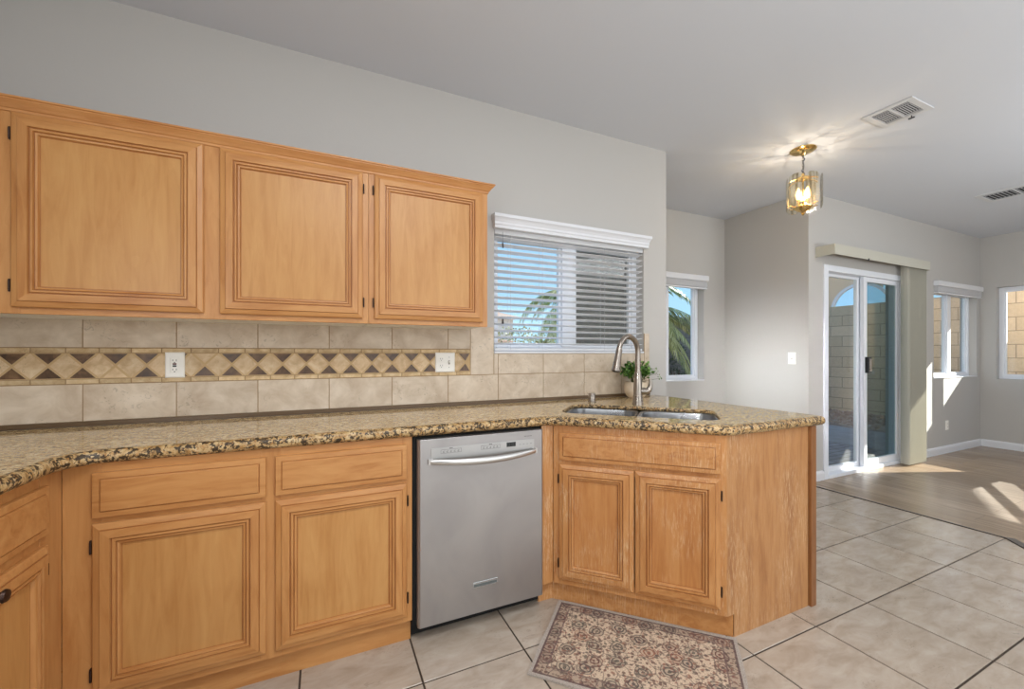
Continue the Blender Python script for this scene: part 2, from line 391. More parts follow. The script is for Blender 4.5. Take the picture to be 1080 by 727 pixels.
# floor tiles, each with its own island for colour variation
SX = .4230; TX = 2.0286; TY = 1.1142; XT = TX+5*SX
mb = MB()
def ctile(x0, x1, y0, y1):
    g = .0036; x0 += g; x1 -= g; y0 += g; y1 -= g; e = .0015
    r0 = [(x0, y0, -.006), (x1, y0, -.006), (x1, y1, -.006), (x0, y1, -.006)]
    r1 = [(x, y, -.0012) for x, y, z in r0]
    r2 = [(x0+e, y0+e, 0), (x1-e, y0+e, 0), (x1-e, y1-e, 0), (x0+e, y1-e, 0)]
    mb.rings([r0, r1, r2], 0, cap0=False)
def inside(x, y): return not (y < TY and x > XT-(TY-y)+.001 - 0)
i0 = -9
for i in range(i0, 5):
    for j in range(-10, 6):
        x0 = TX+i*SX; y0 = TY+j*SX
        if x0 < XL-.3: continue
        # diagonal cut: boundary x = XT-(TY-y) for y < TY
        x1 = x0+SX; y1 = y0+SX
        def bx(y): return XT if y >= TY-1e-6 else XT-(TY-y)
        if x1 <= bx(y0)+1e-6: ctile(x0, x1, y0, y1)
        elif x0 < bx(y1)-1e-6:
            g = .0028
            if x0 >= bx(y0)-1e-6: poly = [(x0+g, y1-g), (x0+g, y0+(x0-bx(y0))+2.5*g), (bx(y1)-2.5*g, y1-g)]
            else: continue
            mb.rings([[(x, y, -.006) for x, y in reversed(poly)], [(x, y, 0) for x, y in reversed(poly)]], 0, cap0=False)
mb.box((XL, YB, -.03), (XT, YN, -.0035), 1)
struct(mb.build('floor', [floor_m, grout_d]))

def plank_mat():
    m, nt, b = newmat('plank_floor'); N = NT(nt)
    tc = nt.nodes.new('ShaderNodeTexCoord'); mp = nt.nodes.new('ShaderNodeMapping'); mp.inputs['Rotation'].default_value = (0, 0, PI/2)
    nt.links.new(tc.outputs['Object'], mp.inputs[0])
    br = N.n('ShaderNodeTexBrick', i_Vector=mp.outputs[0], i_Scale=1.0, i_Color1=W3((176, 154, 130)), i_Color2=W3((154, 132, 108)), i_Mortar=W3((120, 100, 80)))
    br.inputs['Mortar Size'].default_value = .0015; br.inputs['Brick Width'].default_value = 1.2; br.inputs['Row Height'].default_value = .19; br.offset = .37
    n = N.n('ShaderNodeTexNoise', i_Vector=N.coord((22, 1.6, 1)), i_Scale=1.6, i_Detail=5.0, i_Distortion=.4).outputs[0]
    c = N.mix(N.ramp(n, [(.3, (0, 0, 0)), (.7, (.6, .6, .6))]), br.outputs[0], W3((120, 98, 76)))
    nt.links.new(c, b.inputs['Base Color']); b.inputs['Roughness'].default_value = .27; N.bump(n, b, .08, .001); return m
plank = plank_mat()
mb = MB()
yb = YB
poly = [(XT, YS+.005), (XT, TY), (XT-(TY-yb), yb), (XR, yb), (XR, YS+.005)]
mb.prism(poly, -.02, .003)
struct(mb.build('floor', plank))
# metal/wood transition strip between tile and planks
mb = MB(); w = .014
mb.box((XT-.004, TY+.004, .001), (XT+.012, YS-.05, .006))
d = Vector((-1, -1, 0)).normalized(); nrm = Vector((1, -1, 0)).normalized(); a = Vector((XT, TY, 0)); L = 4.0
P = [a-nrm*.004, a+nrm*.045, a+nrm*.045+d*L, a-nrm*.004+d*L]
mb.rings([[(p.x, p.y, .001) for p in P], [(p.x, p.y, .008) for p in P]])
struct(mb.build('trim_1', plain('grey_transition_strip', (98, 88, 80), .5)))

# baseboards
def baseboard(name, F, u0, u1):
    prof = [(.0, 0), (.014, 0), (.014, .07), (.010, .085), (.006, .092), (.0, .095)]
    mb = MB(); mb.rings([[F.p(u0, d, z) for d, z in prof], [F.p(u1, d, z) for d, z in prof]])
    return struct(mb.build(name, white))
baseboard('baseboard_living', FS, XN+.0, 4.43); baseboard('baseboard_living', FS, 5.985, XR-.0)
baseboard('baseboard_east', FE, YB, YS-.014)
baseboard('baseboard_nook_east', Face((XN, 0, 0), (0, 1, 0), (-1, 0, 0)), YS+.0, YN-.014)
baseboard('baseboard_nook_north', FN, XK+.0, XN)

# windows
def window(name, F, u0, u1, z0, z1, mull, depth, scr=None, tint=False):
    fr = .045; mb = MB(); t = .06
    a, b = -depth-t, -depth
    F.box(mb, (u0, a, z0), (u0+fr, b, z1)); F.box(mb, (u1-fr, a, z0), (u1, b, z1))
    F.box(mb, (u0+fr, a, z0), (u1-fr, b, z0+fr)); F.box(mb, (u0+fr, a, z1-fr), (u1-fr, b, z1))
    for m0, m1 in mull: F.box(mb, (m0, a+.01, z0+fr), (m1, b+.006, z1-fr))
    root = mb.build(name, vinyl, bevel=.003); struct(root)
    # sash rims
    mb = MB(); edges = [u0+fr] + [q for m in mull for q in m] + [u1-fr]
    for k in range(0, len(edges), 2):
        x0, x1 = edges[k], edges[k+1]; s_ = .016
        for q in ((x0, z0+fr, x0+s_, z1-fr), (x1-s_, z0+fr, x1, z1-fr), (x0+s_, z0+fr, x1-s_, z0+fr+s_), (x0+s_, z1-fr-s_, x1-s_, z1-fr)):
            F.box(mb, (q[0], a+.015, q[1]), (q[2], a+.045, q[3]))
    mb.build('sash', vinyl, root)
    for k in range(0, len(edges), 2):
        mb = MB(); F.box(mb, (edges[k]+.016, a+.026, z0+fr+.016), (edges[k+1]-.016, a+.031, z1-fr-.016)); g = mb.build('pane', glass_t if tint else glass_m, root)
    if scr is not None:
        k = scr*2; mb = MB(); F.box(mb, (edges[k]+.004, a+.002, z0+fr+.004), (edges[k+1]-.004, a+.004, z1-fr-.004)); mb.build('insect_screen', screen_m, root)
    return root
window('window_1', FK, .955, 2.150, 1.240, 2.03, [(1.49, 1.60)], .075, scr=1)
window('window_2', FN, 2.95, 3.865, .935, 2.04, [(3.36, 3.42)], .085)
window('window_3', FS, 6.69, 7.885, .93, 2.04, [(7.24, 7.33)], .07)
window('window_4', FE, 1.0, 2.228, .905, 2.10, [(1.70, 1.78)], .085)
# thin plaster sills
for F, u0, u1, z, nm in ((FN, 2.95, 3.865, .935, 'trim_2'), (FS, 6.69, 7.885, .93, 'trim_3'), (FK, .955, 2.15, 1.240, 'trim_4')):
    mb = MB(); F.box(mb, (u0, -.075, z), (u1, .006, z+.012)); struct(mb.build(nm, white, bevel=.002))

# sliding glass door
F = Face((0, YS, 0), (1, 0, 0), (0, -1, 0)); mb = MB(); u0, u1, z1 = 4.437, 5.963, 2.112
for q in ((u0, 0, u0+.07, z1), (u1-.05, 0, u1, z1), (u0+.07, z1-.06, u1-.05, z1), (u0+.07, 0, u1-.05, .035)):
    F.box(mb, (q[0], -.11, q[1]), (q[2], .012, q[3]))
door = struct(mb.build('door_1', vinyl, bevel=.004))
def panel(x0, x1, y0, y1, gm, nm, wl, wr, wt, wb):
    mb = MB(); za, zb = .036, z1-.061
    for q in ((x0, za, x0+wl, zb), (x1-wr, za, x1, zb), (x0+wl, zb-wt, x1-wr, zb), (x0+wl, za, x1-wr, za+wb)):
        F.box(mb, (q[0], y0, q[1]), (q[2], y1, q[3]))
    p = mb.build(nm, vinyl, door, bevel=.003)
    g = MB(); F.box(g, (x0+wl, (y0+y1)/2-.003, za+wb), (x1-wr, (y0+y1)/2+.003, zb-wt)); g.build('pane', gm, p); return p
panel(u0+.072, 5.22, -.095, -.06, glass_m, 'fixed_panel', .028, .06, .03, .05)
pr = panel(5.19, u1-.052, -.05, -.012, glass_t, 'sliding_panel', .06, .05, .05, .07)
mb = MB(); F.box(mb, (5.205, -.012, 1.03), (5.262, .022, 1.20)); h = mb.build('door_handle', blackm, pr, bevel=.004)
mb = MB(); F.box(mb, (5.215, .022, 1.05), (5.25, .032, 1.18)); mb.build('handle_grip', nickel, h, bevel=.003)
struct(MB().box((4.40, 1.0+YS-1.0+.001, .0), (4.437, YS+.01, .02)).build('trim_5', white)) if False else None

# ------------------------------------------------------------ cabinets
def ringset(mb, F, u0, u1, z0, z1, prof, mats=(0, 1), last_mi=2, d0=0, groove=()):
    """mitred rectangular rings: prof = [(inset, depth)]; sides use mats[0], rails mats[1]"""
    rs = []
    for ins, d in prof:
        rs.append([F.p(u0+ins, d0+d, z0+ins), F.p(u1-ins, d0+d, z0+ins), F.p(u1-ins, d0+d, z1-ins), F.p(u0+ins, d0+d, z1-ins)])
    i = len(mb.v)
    for r in rs: mb.v += [tuple(p) for p in r]
    for a in range(len(rs)-1):
        for k in range(4):
            k2 = (k+1) % 4
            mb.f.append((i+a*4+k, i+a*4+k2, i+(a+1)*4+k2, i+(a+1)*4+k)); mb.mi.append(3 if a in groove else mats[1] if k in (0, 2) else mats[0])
    mb.f.append(tuple(i+(len(rs)-1)*4+k for k in range(4))); mb.mi.append(last_mi)
    mb.f.append((i+3, i+2, i+1, i)); mb.mi.append(mats[0])
DP = [(0, 0), (0, .010), (.003, .013), (.019, .0175), (.0205, .0165), (.022, .0215), (.047, .0235), (.0485, .0165), (.0510, .0165), (.0535, .0215), (.0590, .0215), (.0610, .0145), (.0630, .0145), (.0650, .0180), (.0700, .0165), (.0725, .0075), (.0750, .0075)]
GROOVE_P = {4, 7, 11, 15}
DR = [(0, 0), (0, .012), (.002, .0145), (.019, .0155), (.0200, .0135), (.0215, .0135), (.0235, .0195), (.025, .0200)]
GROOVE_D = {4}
def hinge(F, u, z, parent, side):
    mb = MB(); F.box(mb, (u-.0025, .0, z-.022), (u+.0025, .008, z+.022)); mb.tube([F.p(u, .008, z-.017), F.p(u, .008, z+.017)], .003, 8)
    return mb.build('hinge', dkmetal, parent)
def door_(F, u0, u1, z0, z1, parent, mats, hinge_side):
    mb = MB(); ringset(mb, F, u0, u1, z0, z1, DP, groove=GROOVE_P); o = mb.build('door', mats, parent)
    hu = u0-.005 if hinge_side == 'l' else u1+.005
    hinge(F, hu, z0+.075, o, 0); hinge(F, hu, z1-.075, o, 0)
    return o
def drawer_(F, u0, u1, z0, z1, parent, mats):
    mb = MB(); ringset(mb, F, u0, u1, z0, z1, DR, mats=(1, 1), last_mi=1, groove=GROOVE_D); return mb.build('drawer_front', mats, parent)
def face_frame(F, stiles, rails, z0, z1, parent, mats, th=.02):
    mb = MB()
    for a, b in stiles: F.box(mb, (a, -th, z0), (b, 0, z1), 0)
    for k in range(len(stiles)-1):
        for r0, r1 in rails: F.box(mb, (stiles[k][1], -th, r0), (stiles[k+1][0], -.0006, r1), 1)
    return mb.build('face_frame', mats, parent, bevel=.001)
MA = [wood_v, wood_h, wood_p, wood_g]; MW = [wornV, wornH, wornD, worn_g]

# uppers
UF = Face((0, 2.027, 0), (1, 0, 0), (0, -1, 0)); ZB, ZT = 1.380, 2.105
under = plain('white_melamine', (240, 238, 234), .5)
def upper(u0, u1, doors, stiles, label):
    r = thing('wall_cabinet', ((u0+u1)/2, 2.19, ZB), label, 'cabinet', )
    mb = MB(); mb.box((u0, 2.047, ZB+.012), (u1, YK, ZT), 0); mb.build('carcass', wood_v, r)
    mb = MB(); mb.box((u0+.002, 2.048, ZB+.004), (u1-.002, YK-.002, ZB+.012), 0); mb.build('underside', under, r)['label'] = 'pale underside panel'
    face_frame(UF, stiles, [(ZB, ZB+.055), (ZT-.045, ZT)], ZB, ZT, r, MA)
    for a, b, s in doors: door_(UF, a, b, 1.403, 2.083, r, MA, s)
    return r
ua = upper(XL+.001, .1865, [(-.993, -.445, 'l'), (-.391, .160, 'r')], [(XL+.001, -.975), (-.463, -.373), (.142, .1865)], 'honey maple wall cabinet with two doors, left of the single-door one')
ub = upper(.1875, .784, [(.212, .755, 'l')], [(.1875, .23), (.737, .784)], 'honey maple wall cabinet with a single door, the one next to the blinds')
# crown moulding along the top, returned at the right end
prof = [(0, -.026), (.004, -.024), (.005, -.016), (.009, -.013), (.015, -.004), (.024, .006), (.027, .008), (.027, .012), (.032, .014), (.032, .020), (0, .020)]
mb = MB(); R = []
zt = 2.110
R.append([(XL+.001, 2.026-d, zt+z) for d, z in prof]); R.append([(.785+d, 2.026-d, zt+z) for d, z in prof]); R.append([(.785+d, YK-.001, zt+z) for d, z in prof])
mb.rings(R); o = mb.build('crown_moulding', wood_cr); tag(o, 'honey maple crown moulding running along the top of both wall cabinets', 'moulding')

# base cabinets
BF = Face((0, 1.765, 0), (1, 0, 0), (0, -1, 0)); ZF = .884
def base_box(mb, x0, x1, y0, y1, z0=.10, z1=ZF): mb.box((x0, y0, z0), (x1, y1, z1))
r = thing('base_cabinet', (-.2, 2.05, 0), 'long honey maple base cabinet with two drawers over two doors, left of the dishwasher', 'cabinet')
mb = MB(); mb.box((-.754, 1.785, .10), (.3385, YK, ZF)); mb.build('carcass', wood_v, r)
face_frame(BF, [(-.7548, -.662), (-.215, -.151), (.298, .3385)], [(.10, .150), (.668, .716), (.835, ZF)], .10, ZF, r, MA)
mb = MB(); mb.box((-.754, 1.80, 0), (.3385, 1.82, .10)); mb.build('toe_kick', wood_h, r)
for a, b, s in ((-.680, -.198, 'l'), (-.168, .315, 'r')):
    drawer_(BF, a, b, .708, .855, r, MA); door_(BF, a, b, .128, .690, r, MA, s)

LF = Face((-.755, 0, 0), (0, 1, 0), (1, 0, 0))
r = thing('base_cabinet', (-1.05, 1.3, 0), 'honey maple base cabinet on the left-hand run, its door with a dark round knob', 'cabinet')
mb = MB(); mb.box((-1.36, .5, .10), (-.775, 1.78, ZF)); mb.build('carcass', wood_v, r)
face_frame(LF, [(.5, .56), (1.13, 1.19), (1.655, 1.7645)], [(.10, .150), (.668, .716), (.835, ZF)], .10, ZF, r, MA)
mb = MB(); mb.box((-.81, .5, 0), (-.79, 1.80, .10)); mb.build('toe_kick', wood_h, r)
for a, b, s in ((1.175, 1.670, 'r'), (.545, 1.145, 'l')):
    drawer_(LF, a, b, .708, .850, r, MA); dd = door_(LF, a, b, .128, .675, r, MA, s)
    if s == 'r':
        mb = MB(); M_ = Matrix.Rotation(PI/2, 4, 'Y')
        mb.lathe(LF.p(1.43, .020, .645), [(0, 0), (.007, 0), (.006, .010), (.012, .014), (.0165, .020), (.014, .026), (0, .029)], 20, 0, M_)
        mb.build('knob', dkmetal, dd, smooth=True)['label'] = 'dark bronze knob'

# sink cabinet, set at 45 degrees
q = math.sqrt(.5)
SUM = 2.800
SF = Face((SUM/2, SUM/2, 0), (q, -q, 0), (-q, -q, 0))     # u = (x-y)/sqrt2
uL = (1.035-1.765)*q; uR = (1.58-1.22)*q
r = thing('sink_base_cabinet', (1.75, 1.75, 0), 'worn maple sink cabinet set at an angle, one long drawer front over two doors', 'cabinet')
xc = SUM-1.765
poly = [(xc+.016, 1.765+.012), (SUM-1.222+.012, 1.222+.016), (2.157, 1.236), (2.157, 2.34), (1.01, 2.34), (1.01, 1.79)]
mb = MB(); mb.prism([(x, y) for x, y in poly], .10, .70); mb.build('carcass', wornV, r)
u1_, u2_ = (1.037-1.723)*q, (1.546-1.222)*q
um = (u1_+u2_)/2 - .0
# filler beside the dishwasher, corner stile and main frame
mb = MB(); mb.box((.968, 1.765, .10), (1.008, 1.785, ZF), 0); mb.box((1.008, 1.768, .10), (xc, 1.785, ZF), 0)
mb.build('filler_stile', MW, r, bevel=.001)
stl = [(uL, u1_+.018), (u2_-.018, uR)]
face_frame(SF, stl, [(.10, .150), (.662, .728), (.835, ZF)], .10, ZF, r, MW)
drawer_(SF, u1_, u2_, .716, .851, r, MW)
door_(SF, u1_, um-.003, .130, .696, r, MW, 'l'); door_(SF, um+.003, u2_, .130, .696, r, MW, 'r')
# toe kick
TF = Face((2.845/2, 2.845/2, 0), (q, -q, 0), (-q, -q, 0))
mb = MB(); TF.box(mb, ((2.845-2*1.80)*q, -.02, 0), ((2.845-2*1.222)*q, 0, .10)); mb.box((.968, 1.80, 0), (1.05, 1.815, .10)); mb.build('toe_kick', wornH, r)
# end panel with toe notch
mb = MB()
X0 = SUM-1.22; Xn = 2.845-1.22
mb.quad([(X0, 1.22, .10), (Xn, 1.22, .10), (Xn, 1.22, 0), (2.157, 1.22, 0), (2.157, 1.22, ZF), (X0, 1.22, ZF)])
mb2 = MB(); pl = [(X0, .10), (Xn, .10), (Xn, 0), (2.157, 0), (2.157, ZF), (X0, ZF)]
mb2.rings([[(x, 1.220, z) for x, z in pl], [(x+(.012 if x < Xn+.001 else 0), 1.234, z) for x, z in pl]])
mb2.build('end_panel', wornP, r)['label'] = 'wide scuffed end panel'
mb = MB(); mb.box((2.160, 1.206, 0), (2.200, 1.30, ZF)); mb.build('end_post', wood_dk, r, bevel=.002)['label'] = 'darker reddish end post'
mb = MB(); mb.box((2.160, 1.30, 0), (2.180, 2.34, ZF)); mb.build('back_panel', wornP, r)

# ------------------------------------------------------------ countertop
ZG = .930; TH = .045
def offs(poly, d):
    n = len(poly); out = []
    for i in range(n):
        p0, p1, p2 = Vector(poly[i-1]), Vector(poly[i]), Vector(poly[(i+1) % n])
        e1 = (p1-p0).normalized(); e2 = (p2-p1).normalized()
        n1 = Vector((-e1.y, e1.x)); n2 = Vector((-e2.y, e2.x)); b = n1+n2
        out.append(tuple(p1 + b*(d/max(.2, b.dot(n1)))))
    return out
def arc(c, r, a0, a1, n): return [(c[0]+r*math.cos(a0+(a1-a0)*k/n), c[1]+r*math.sin(a0+(a1-a0)*k/n)) for k in range(n+1)]
SE = 2.752; yE = 1.188; xE = 2.262; yM = 1.738; xI = -.722
A = (SE-yE, yE); B = (SE-yM, yM)
out = [(XL+.001, YK-.002), (XL+.001, .5), (xI, .5)]
out += arc((xI+.10, yM-.10), .10, PI, PI/2, 6)                    # inner curve between the runs
def fillet(p0, p1, p2, r, n=6):
    a = (Vector(p0)-Vector(p1)).normalized(); b = (Vector(p2)-Vector(p1)).normalized(); t = r
    res = []
    for k in range(n+1):
        s_ = k/n; P0 = Vector(p1)+a*t; P2 = Vector(p1)+b*t
        res.append(tuple(P0*(1-s_)**2+Vector(p1)*2*s_*(1-s_)+P2*s_*s_))
    return res
out += fillet((0, yM), B, A, .06) + fillet(B, A, (xE, yE), .05) + fillet(A, (xE, yE), (xE, 2), .03)
out += [(xE, YK-.002)]
# ccw for the offset direction (left of travel = inside)
def area2(p): return sum(p[i-1][0]*p[i][1]-p[i][0]*p[i-1][1] for i in range(len(p)))
if area2(out) < 0: out.reverse()
rr = TH/2; rings = []
for k in range(0, 9):
    t = -PI/2+PI*k/8; rings.append((rr*(1-math.cos(t)), ZG-rr+rr*math.sin(t)))
# sink opening in diagonal coordinates (a along, b depth)
def dg(a, b): return ((a+b)*q, (b-a)*q)
ca, cb, ha, hb = -.132, 2.285, .385, .195
def rr_poly(ca, cb, ha, hb, r, n=6):
    P = []
    for sx, sy, a0 in ((1, 1, 0), (-1, 1, PI/2), (-1, -1, PI), (1, -1, 3*PI/2)):
        for k in range(n+1):
            t = a0+PI/2*k/n; P.append((ca+sx*(ha-r)+r*math.cos(t), cb+sy*(hb-r)+r*math.sin(t)))
    return P
hole = [dg(*p) for p in rr_poly(ca, cb, ha, hb, .075)]
bm = bmesh.new()
prev = None; allr = []
for ins, z in rings:
    allr.append([bm.verts.new((x, y, z)) for x, y in offs(out, ins)])
n = len(out)
for a, b in zip(allr[:-1], allr[1:]):
    for k in range(n):
        f = bm.faces.new((a[k], a[(k+1) % n], b[(k+1) % n], b[k])); f.smooth = True; f.material_index = 1
for ring, z in ((allr[-1], ZG), (allr[0], ZG-TH)):
    hv = [bm.verts.new((x, y, z if z == ZG else ZG-.020)) for x, y in hole]
    ed = [bm.edges.get((ring[k], ring[(k+1) % n])) or bm.edges.new((ring[k], ring[(k+1) % n])) for k in range(n)]
    ed += [bm.edges.new((hv[k], hv[(k+1) % len(hv)])) for k in range(len(hv))]
    bmesh.ops.triangle_fill(bm, use_beauty=True, use_dissolve=False, edges=ed)
    if z == ZG: top = hv
    else: bot = hv
for k in range(len(hole)):
    k2 = (k+1) % len(hole); f = bm.faces.new((top[k], top[k2], bot[k2], bot[k])); f.material_index = 1; f.smooth = True
bmesh.ops.recalc_face_normals(bm, faces=bm.faces)
me = bpy.data.meshes.new('countertop'); bm.to_mesh(me); bm.free()
me.materials.append(granite_m); me.materials.append(granite_e)
ct = bpy.data.objects.new('countertop', me); COL.objects.link(ct)
tag(ct, 'speckled beige and brown granite countertop with rounded edge, turning around the angled sink', 'countertop')
# dark strip standing in for the shade where counter meets the tile
mb = MB(); mb.box((XL+.002, 2.338, ZG), (2.2, YK, .949)); o = mb.build('joint_shade_strip', plain('joint_shade_brown', (96, 74, 50), .4)); tag(o, 'thin dark strip standing in for shade along the foot of the backsplash', 'shade strip')

# sink: two bowls under the opening
rt = thing('kitchen_sink', (*dg(ca, cb), .70), 'double bowl stainless steel undermount sink sunk in the granite peninsula', 'sink')
def bowl(c0, w):
    mb = MB(); R = []
    for ins, z, r in ((-.010, .9098, .085), (-.004, .9090, .08), (.003, .905, .075), (.006, .88, .07), (.012, .72, .06), (.03, .706, .05), (.09, .702, .03)):
        R.append([(*dg(*p), z) for p in rr_poly(c0, cb, w-ins, hb-.0-ins, max(.02, r))])
    mb.rings(R, 0, cap0=False, cap1=True)
    o = mb.build('bowl', steel_sk, rt, smooth=True)
    c = dg(c0, cb); mb = MB(); mb.lathe((c[0], c[1], .7025), [(0, .0), (.045, .0), (.045, .003), (.03, .004), (.02, .0), (0, .0)], 24); mb.build('drain', steel_lt, o, smooth=True)
bowl(ca-.199, .184); bowl(ca+.199, .184)
mb = MB(); M_ = Face((0, 0, 0), (q, -q, 0), (q, q, 0)).M()
mb.box((ca-.013, cb-hb+.01, .86), (ca+.013, cb+hb-.01, .900), 0, M_); mb.build('divider', steel_sk, rt, bevel=.005)

# faucet
fb = Vector((1.720, 1.930, ZG))
rt = thing('kitchen_faucet', fb, 'brushed nickel gooseneck faucet with a side lever, behind the sink', 'faucet')
mb = MB(); mb.lathe(fb, [(.0, 0), (.033, 0), (.033, .006), (.030, .014), (.0265, .06), (.026, .10), (.023, .15), (.020, .19), (.0185, .196), (.0185, .20), (.0, .20)], 28); mb.build('body', nickel, rt, smooth=True)
th = math.radians(193); dr = Vector((math.cos(th), math.sin(th), 0)); R_ = .090
pts = [fb+Vector((0, 0, z)) for z in (.19, .24, .28, .318)]
for k in range(1, 15):
    a = PI*k/14.6; pts.append(fb+dr*(R_-R_*math.cos(a))+Vector((0, 0, .318+R_*math.sin(a))))
mb = MB(); mb.tube(pts, [.0160]*3+[.0155]*(len(pts)-3), 16); mb.build('spout', nickel, rt, smooth=True)
e = pts[-1]; dd_ = (pts[-1]-pts[-2]).normalized()
mb = MB(); mb.tube([e-dd_*.01, e+dd_*.002, e+dd_*.02, e+dd_*.085, e+dd_*.125, e+dd_*.128], [.0160, .0180, .0180, .0220, .0255, .023], 20)
sh = mb.build('spray_head', nickel, rt, smooth=True)
mb = MB(); mb.tube([e+dd_*.1275, e+dd_*.131], [.018, .017], 20); mb.build('aerator', blackm, sh)
hd = Vector((.909, -.416, 0))
h0 = fb+Vector((0, 0, .085))
mb = MB(); mb.tube([h0, h0+hd*.022+Vector((0, 0, -.004)), h0+hd*.050+Vector((0, 0, -.004)), h0+hd*.066+Vector((0, 0, .004)), h0+hd*.076+Vector((0, 0, .025)), h0+hd*.078+Vector((0, 0, .052)), h0+hd*.073+Vector((0, 0, .074))], [.024, .023, .021, .018, .014, .010, .008], 14)
mb.build('lever', nickel, rt, smooth=True)
cp = Vector((1.550, 2.160, ZG)); mb = MB(); mb.lathe(cp, [(0, 0), (.026, 0), (.026, .004), (.023, .006), (.023, .052), (.021, .055), (0, .055)], 24)
o = mb.build('air_gap_cap', nickel, smooth=True); tag(o, 'small chrome air gap cap left of the faucet', 'sink fitting')

# potted plant
pc = Vector((1.965, 2.225, ZG))
rt = thing('potted_plant', pc, 'small bushy green plant in a cream ceramic pot behind the faucet', 'plant')
pot_m = wall_paint('cream_ceramic', (214, 196, 172), .1)
mb = MB(); mb.lathe(pc, [(0, .001), (.048, .001), (.066, .018), (.079, .05), (.080, .08), (.072, .105), (.074, .112), (.067, .112), (.064, .098), (0, .096)], 28); mb.build('pot', pot_m, rt, smooth=True)
mb = MB(); mb.lathe(pc, [(0, .0965), (.053, .0965), (.05, .100), (0, .101)], 20); mb.build('soil', plain('soil', (52, 38, 28), .95), rt)
def leafmat(name, c1, c2, c3, tr=.3):
    m, nt, b = newmat(name); N = NT(nt); g = nt.nodes.new('ShaderNodeNewGeometry')
    c = N.ramp(g.outputs['Random Per Island'], [(0, W3(c1)), (.55, W3(c2)), (1, W3(c3))]); nt.links.new(c, b.inputs['Base Color']); b.inputs['Roughness'].default_value = .45
    return m
leaf_m = leafmat('plant_leaf', (38, 74, 28), (84, 128, 48), (136, 172, 82))
def leaf(mb, p, d, L, w, n=Vector((0, 0, 1))):
    d = d.normalized(); s_ = d.cross(n); s_ = s_.normalized() if s_.length > 1e-3 else Vector((1, 0, 0)); u = s_.cross(d)
    mb.quad([p, p+d*L*.35+s_*w, p+d*L*.75+s_*w*.7-u*L*.03, p+d*L-u*L*.1, p+d*L*.75-s_*w*.7-u*L*.03, p+d*L*.35-s_*w])
mb = MB(); st = MB()
for k in range(60):
    a = random.uniform(0, 2*PI); e_ = random.uniform(.0, 1.0)
    tip = pc+Vector((math.cos(a)*.150*math.sqrt(e_), math.sin(a)*.100*math.sqrt(e_), .125+.135*math.sqrt(max(0, 1-e_*.75))*random.uniform(.75, 1.05)))
    if tip.y > 2.33: tip.y = 2.325
    base = pc+Vector((math.cos(a)*.02, math.sin(a)*.02, .10))
    st.tube([base, (base+tip)/2+Vector((0, 0, .012)), tip], .0012, 5)
    for j in range(15):
        p = base.lerp(tip, random.uniform(.45, 1.0)); d = Vector((random.gauss(0, 1), random.gauss(0, 1), random.gauss(.3, .8)))
        if p.y > 2.315: d.y = -abs(d.y)
        leaf(mb, p, d, random.uniform(.020, .032), random.uniform(.006, .010), Vector((random.gauss(0, .4), random.gauss(0, .4), 1)))
for (dx, dz) in ((.135, .17), (.15, .135), (.125, .205)):      # the wispy purple sprig at the right
    st.tube([pc+Vector((.03, -.01, .11)), pc+Vector((dx*.7, -.05*dx/.15, dz*.95)), pc+Vector((dx, -.07*dx/.15, dz))], .0013, 5)
    for j in range(7): leaf(mb, pc+Vector((dx, -.07*dx/.15, dz))*1+Vector((random.gauss(0, .008), 0, random.gauss(0, .008))), Vector((random.gauss(0, 1), random.gauss(0, 1), random.gauss(0, 1))), .016, .004)
mb.build('foliage', leaf_m, rt); st.build('stems', plain('green_stem', (88, 92, 52), .7), rt)

# ------------------------------------------------------------ backsplash
mb = MB(); YT = 2.344; g = .0016
def btile(x0, x1, z0, z1, mi, y=YT, gg=g):
    x0 += gg; x1 -= gg; z0 += gg; z1 -= gg; e_ = .0012
    a = [(x0, y+.0035, z0), (x1, y+.0035, z0), (x1, y+.0035, z1), (x0, y+.0035, z1)]
    b = [(x0, y+e_, z0), (x1, y+e_, z0), (x1, y+e_, z1), (x0, y+e_, z1)]
    c = [(x0+e_, y, z0+e_), (x1-e_, y, z0+e_), (x1-e_, y, z1-e_), (x0+e_, y, z1-e_)]
    mb.rings([a, b, c], mi, cap0=False)
J = [-.299+.3195*k for k in range(-4, 9)]
J[0] = XL+.002
z0r, z1r, zt1, ztop = .949, 1.109, 1.264, 1.40
XBE = .798
for a, b in zip(J[:-1], J[1:]):
    if a >= 2.19: break
    b_ = min(b, 2.2)
    btile(a, b_, z0r, z1r, 0)
    if b <= .70: btile(a, b, zt1, ztop-.003, 0)
btile(J[7]-.0 if False else .6595, XBE, zt1, ztop-.003, 0)
btile(XBE, .950, z1r, ztop+.002, 0)                              # full tile right of the border
btile(.950, .979, z1r, 1.238, 0)
xs = [.979, 1.2985, 1.618, 1.9375, 2.150]
for a, b in zip(xs[:-1], xs[1:]): btile(a, b, z1r, 1.238, 0)
btile(2.1515, 2.2, z1r, 1.388, 0)
# border: pencil rows and the diamond row
zb0, zb1, zb2, zb3 = z1r, 1.131, 1.242, 1.264
pt = .10650; zm = (zb1+zb2)/2
x = -.299+pt*.5-pt*12
while x < XBE-.02:
    a, b = max(x, XL+.002), min(x+pt, XBE)
    if b-a > .02: btile(a, b, zb0, zb1, 3); btile(a, b, zb2, zb3, 3)
    x += pt
def poly_t(pts, mi, y=YT+.0004):
    c = (sum(p[0] for p in pts)/len(pts), sum(p[1] for p in pts)/len(pts)); P = []
    # keep to the border length
    P = [(min(max(px, XL+.002), XBE-.003), pz) for px, pz in pts]
    if max(p[0] for p in P)-min(p[0] for p in P) < .012: return
    n_ = len(P); e_ = .0016; off = offs(P, e_) if area2(P) > 0 else offs(P[::-1], e_)
    mb.rings([[(px, y+.004, pz) for px, pz in off], [(px, y, pz) for px, pz in off]], mi, cap0=False)
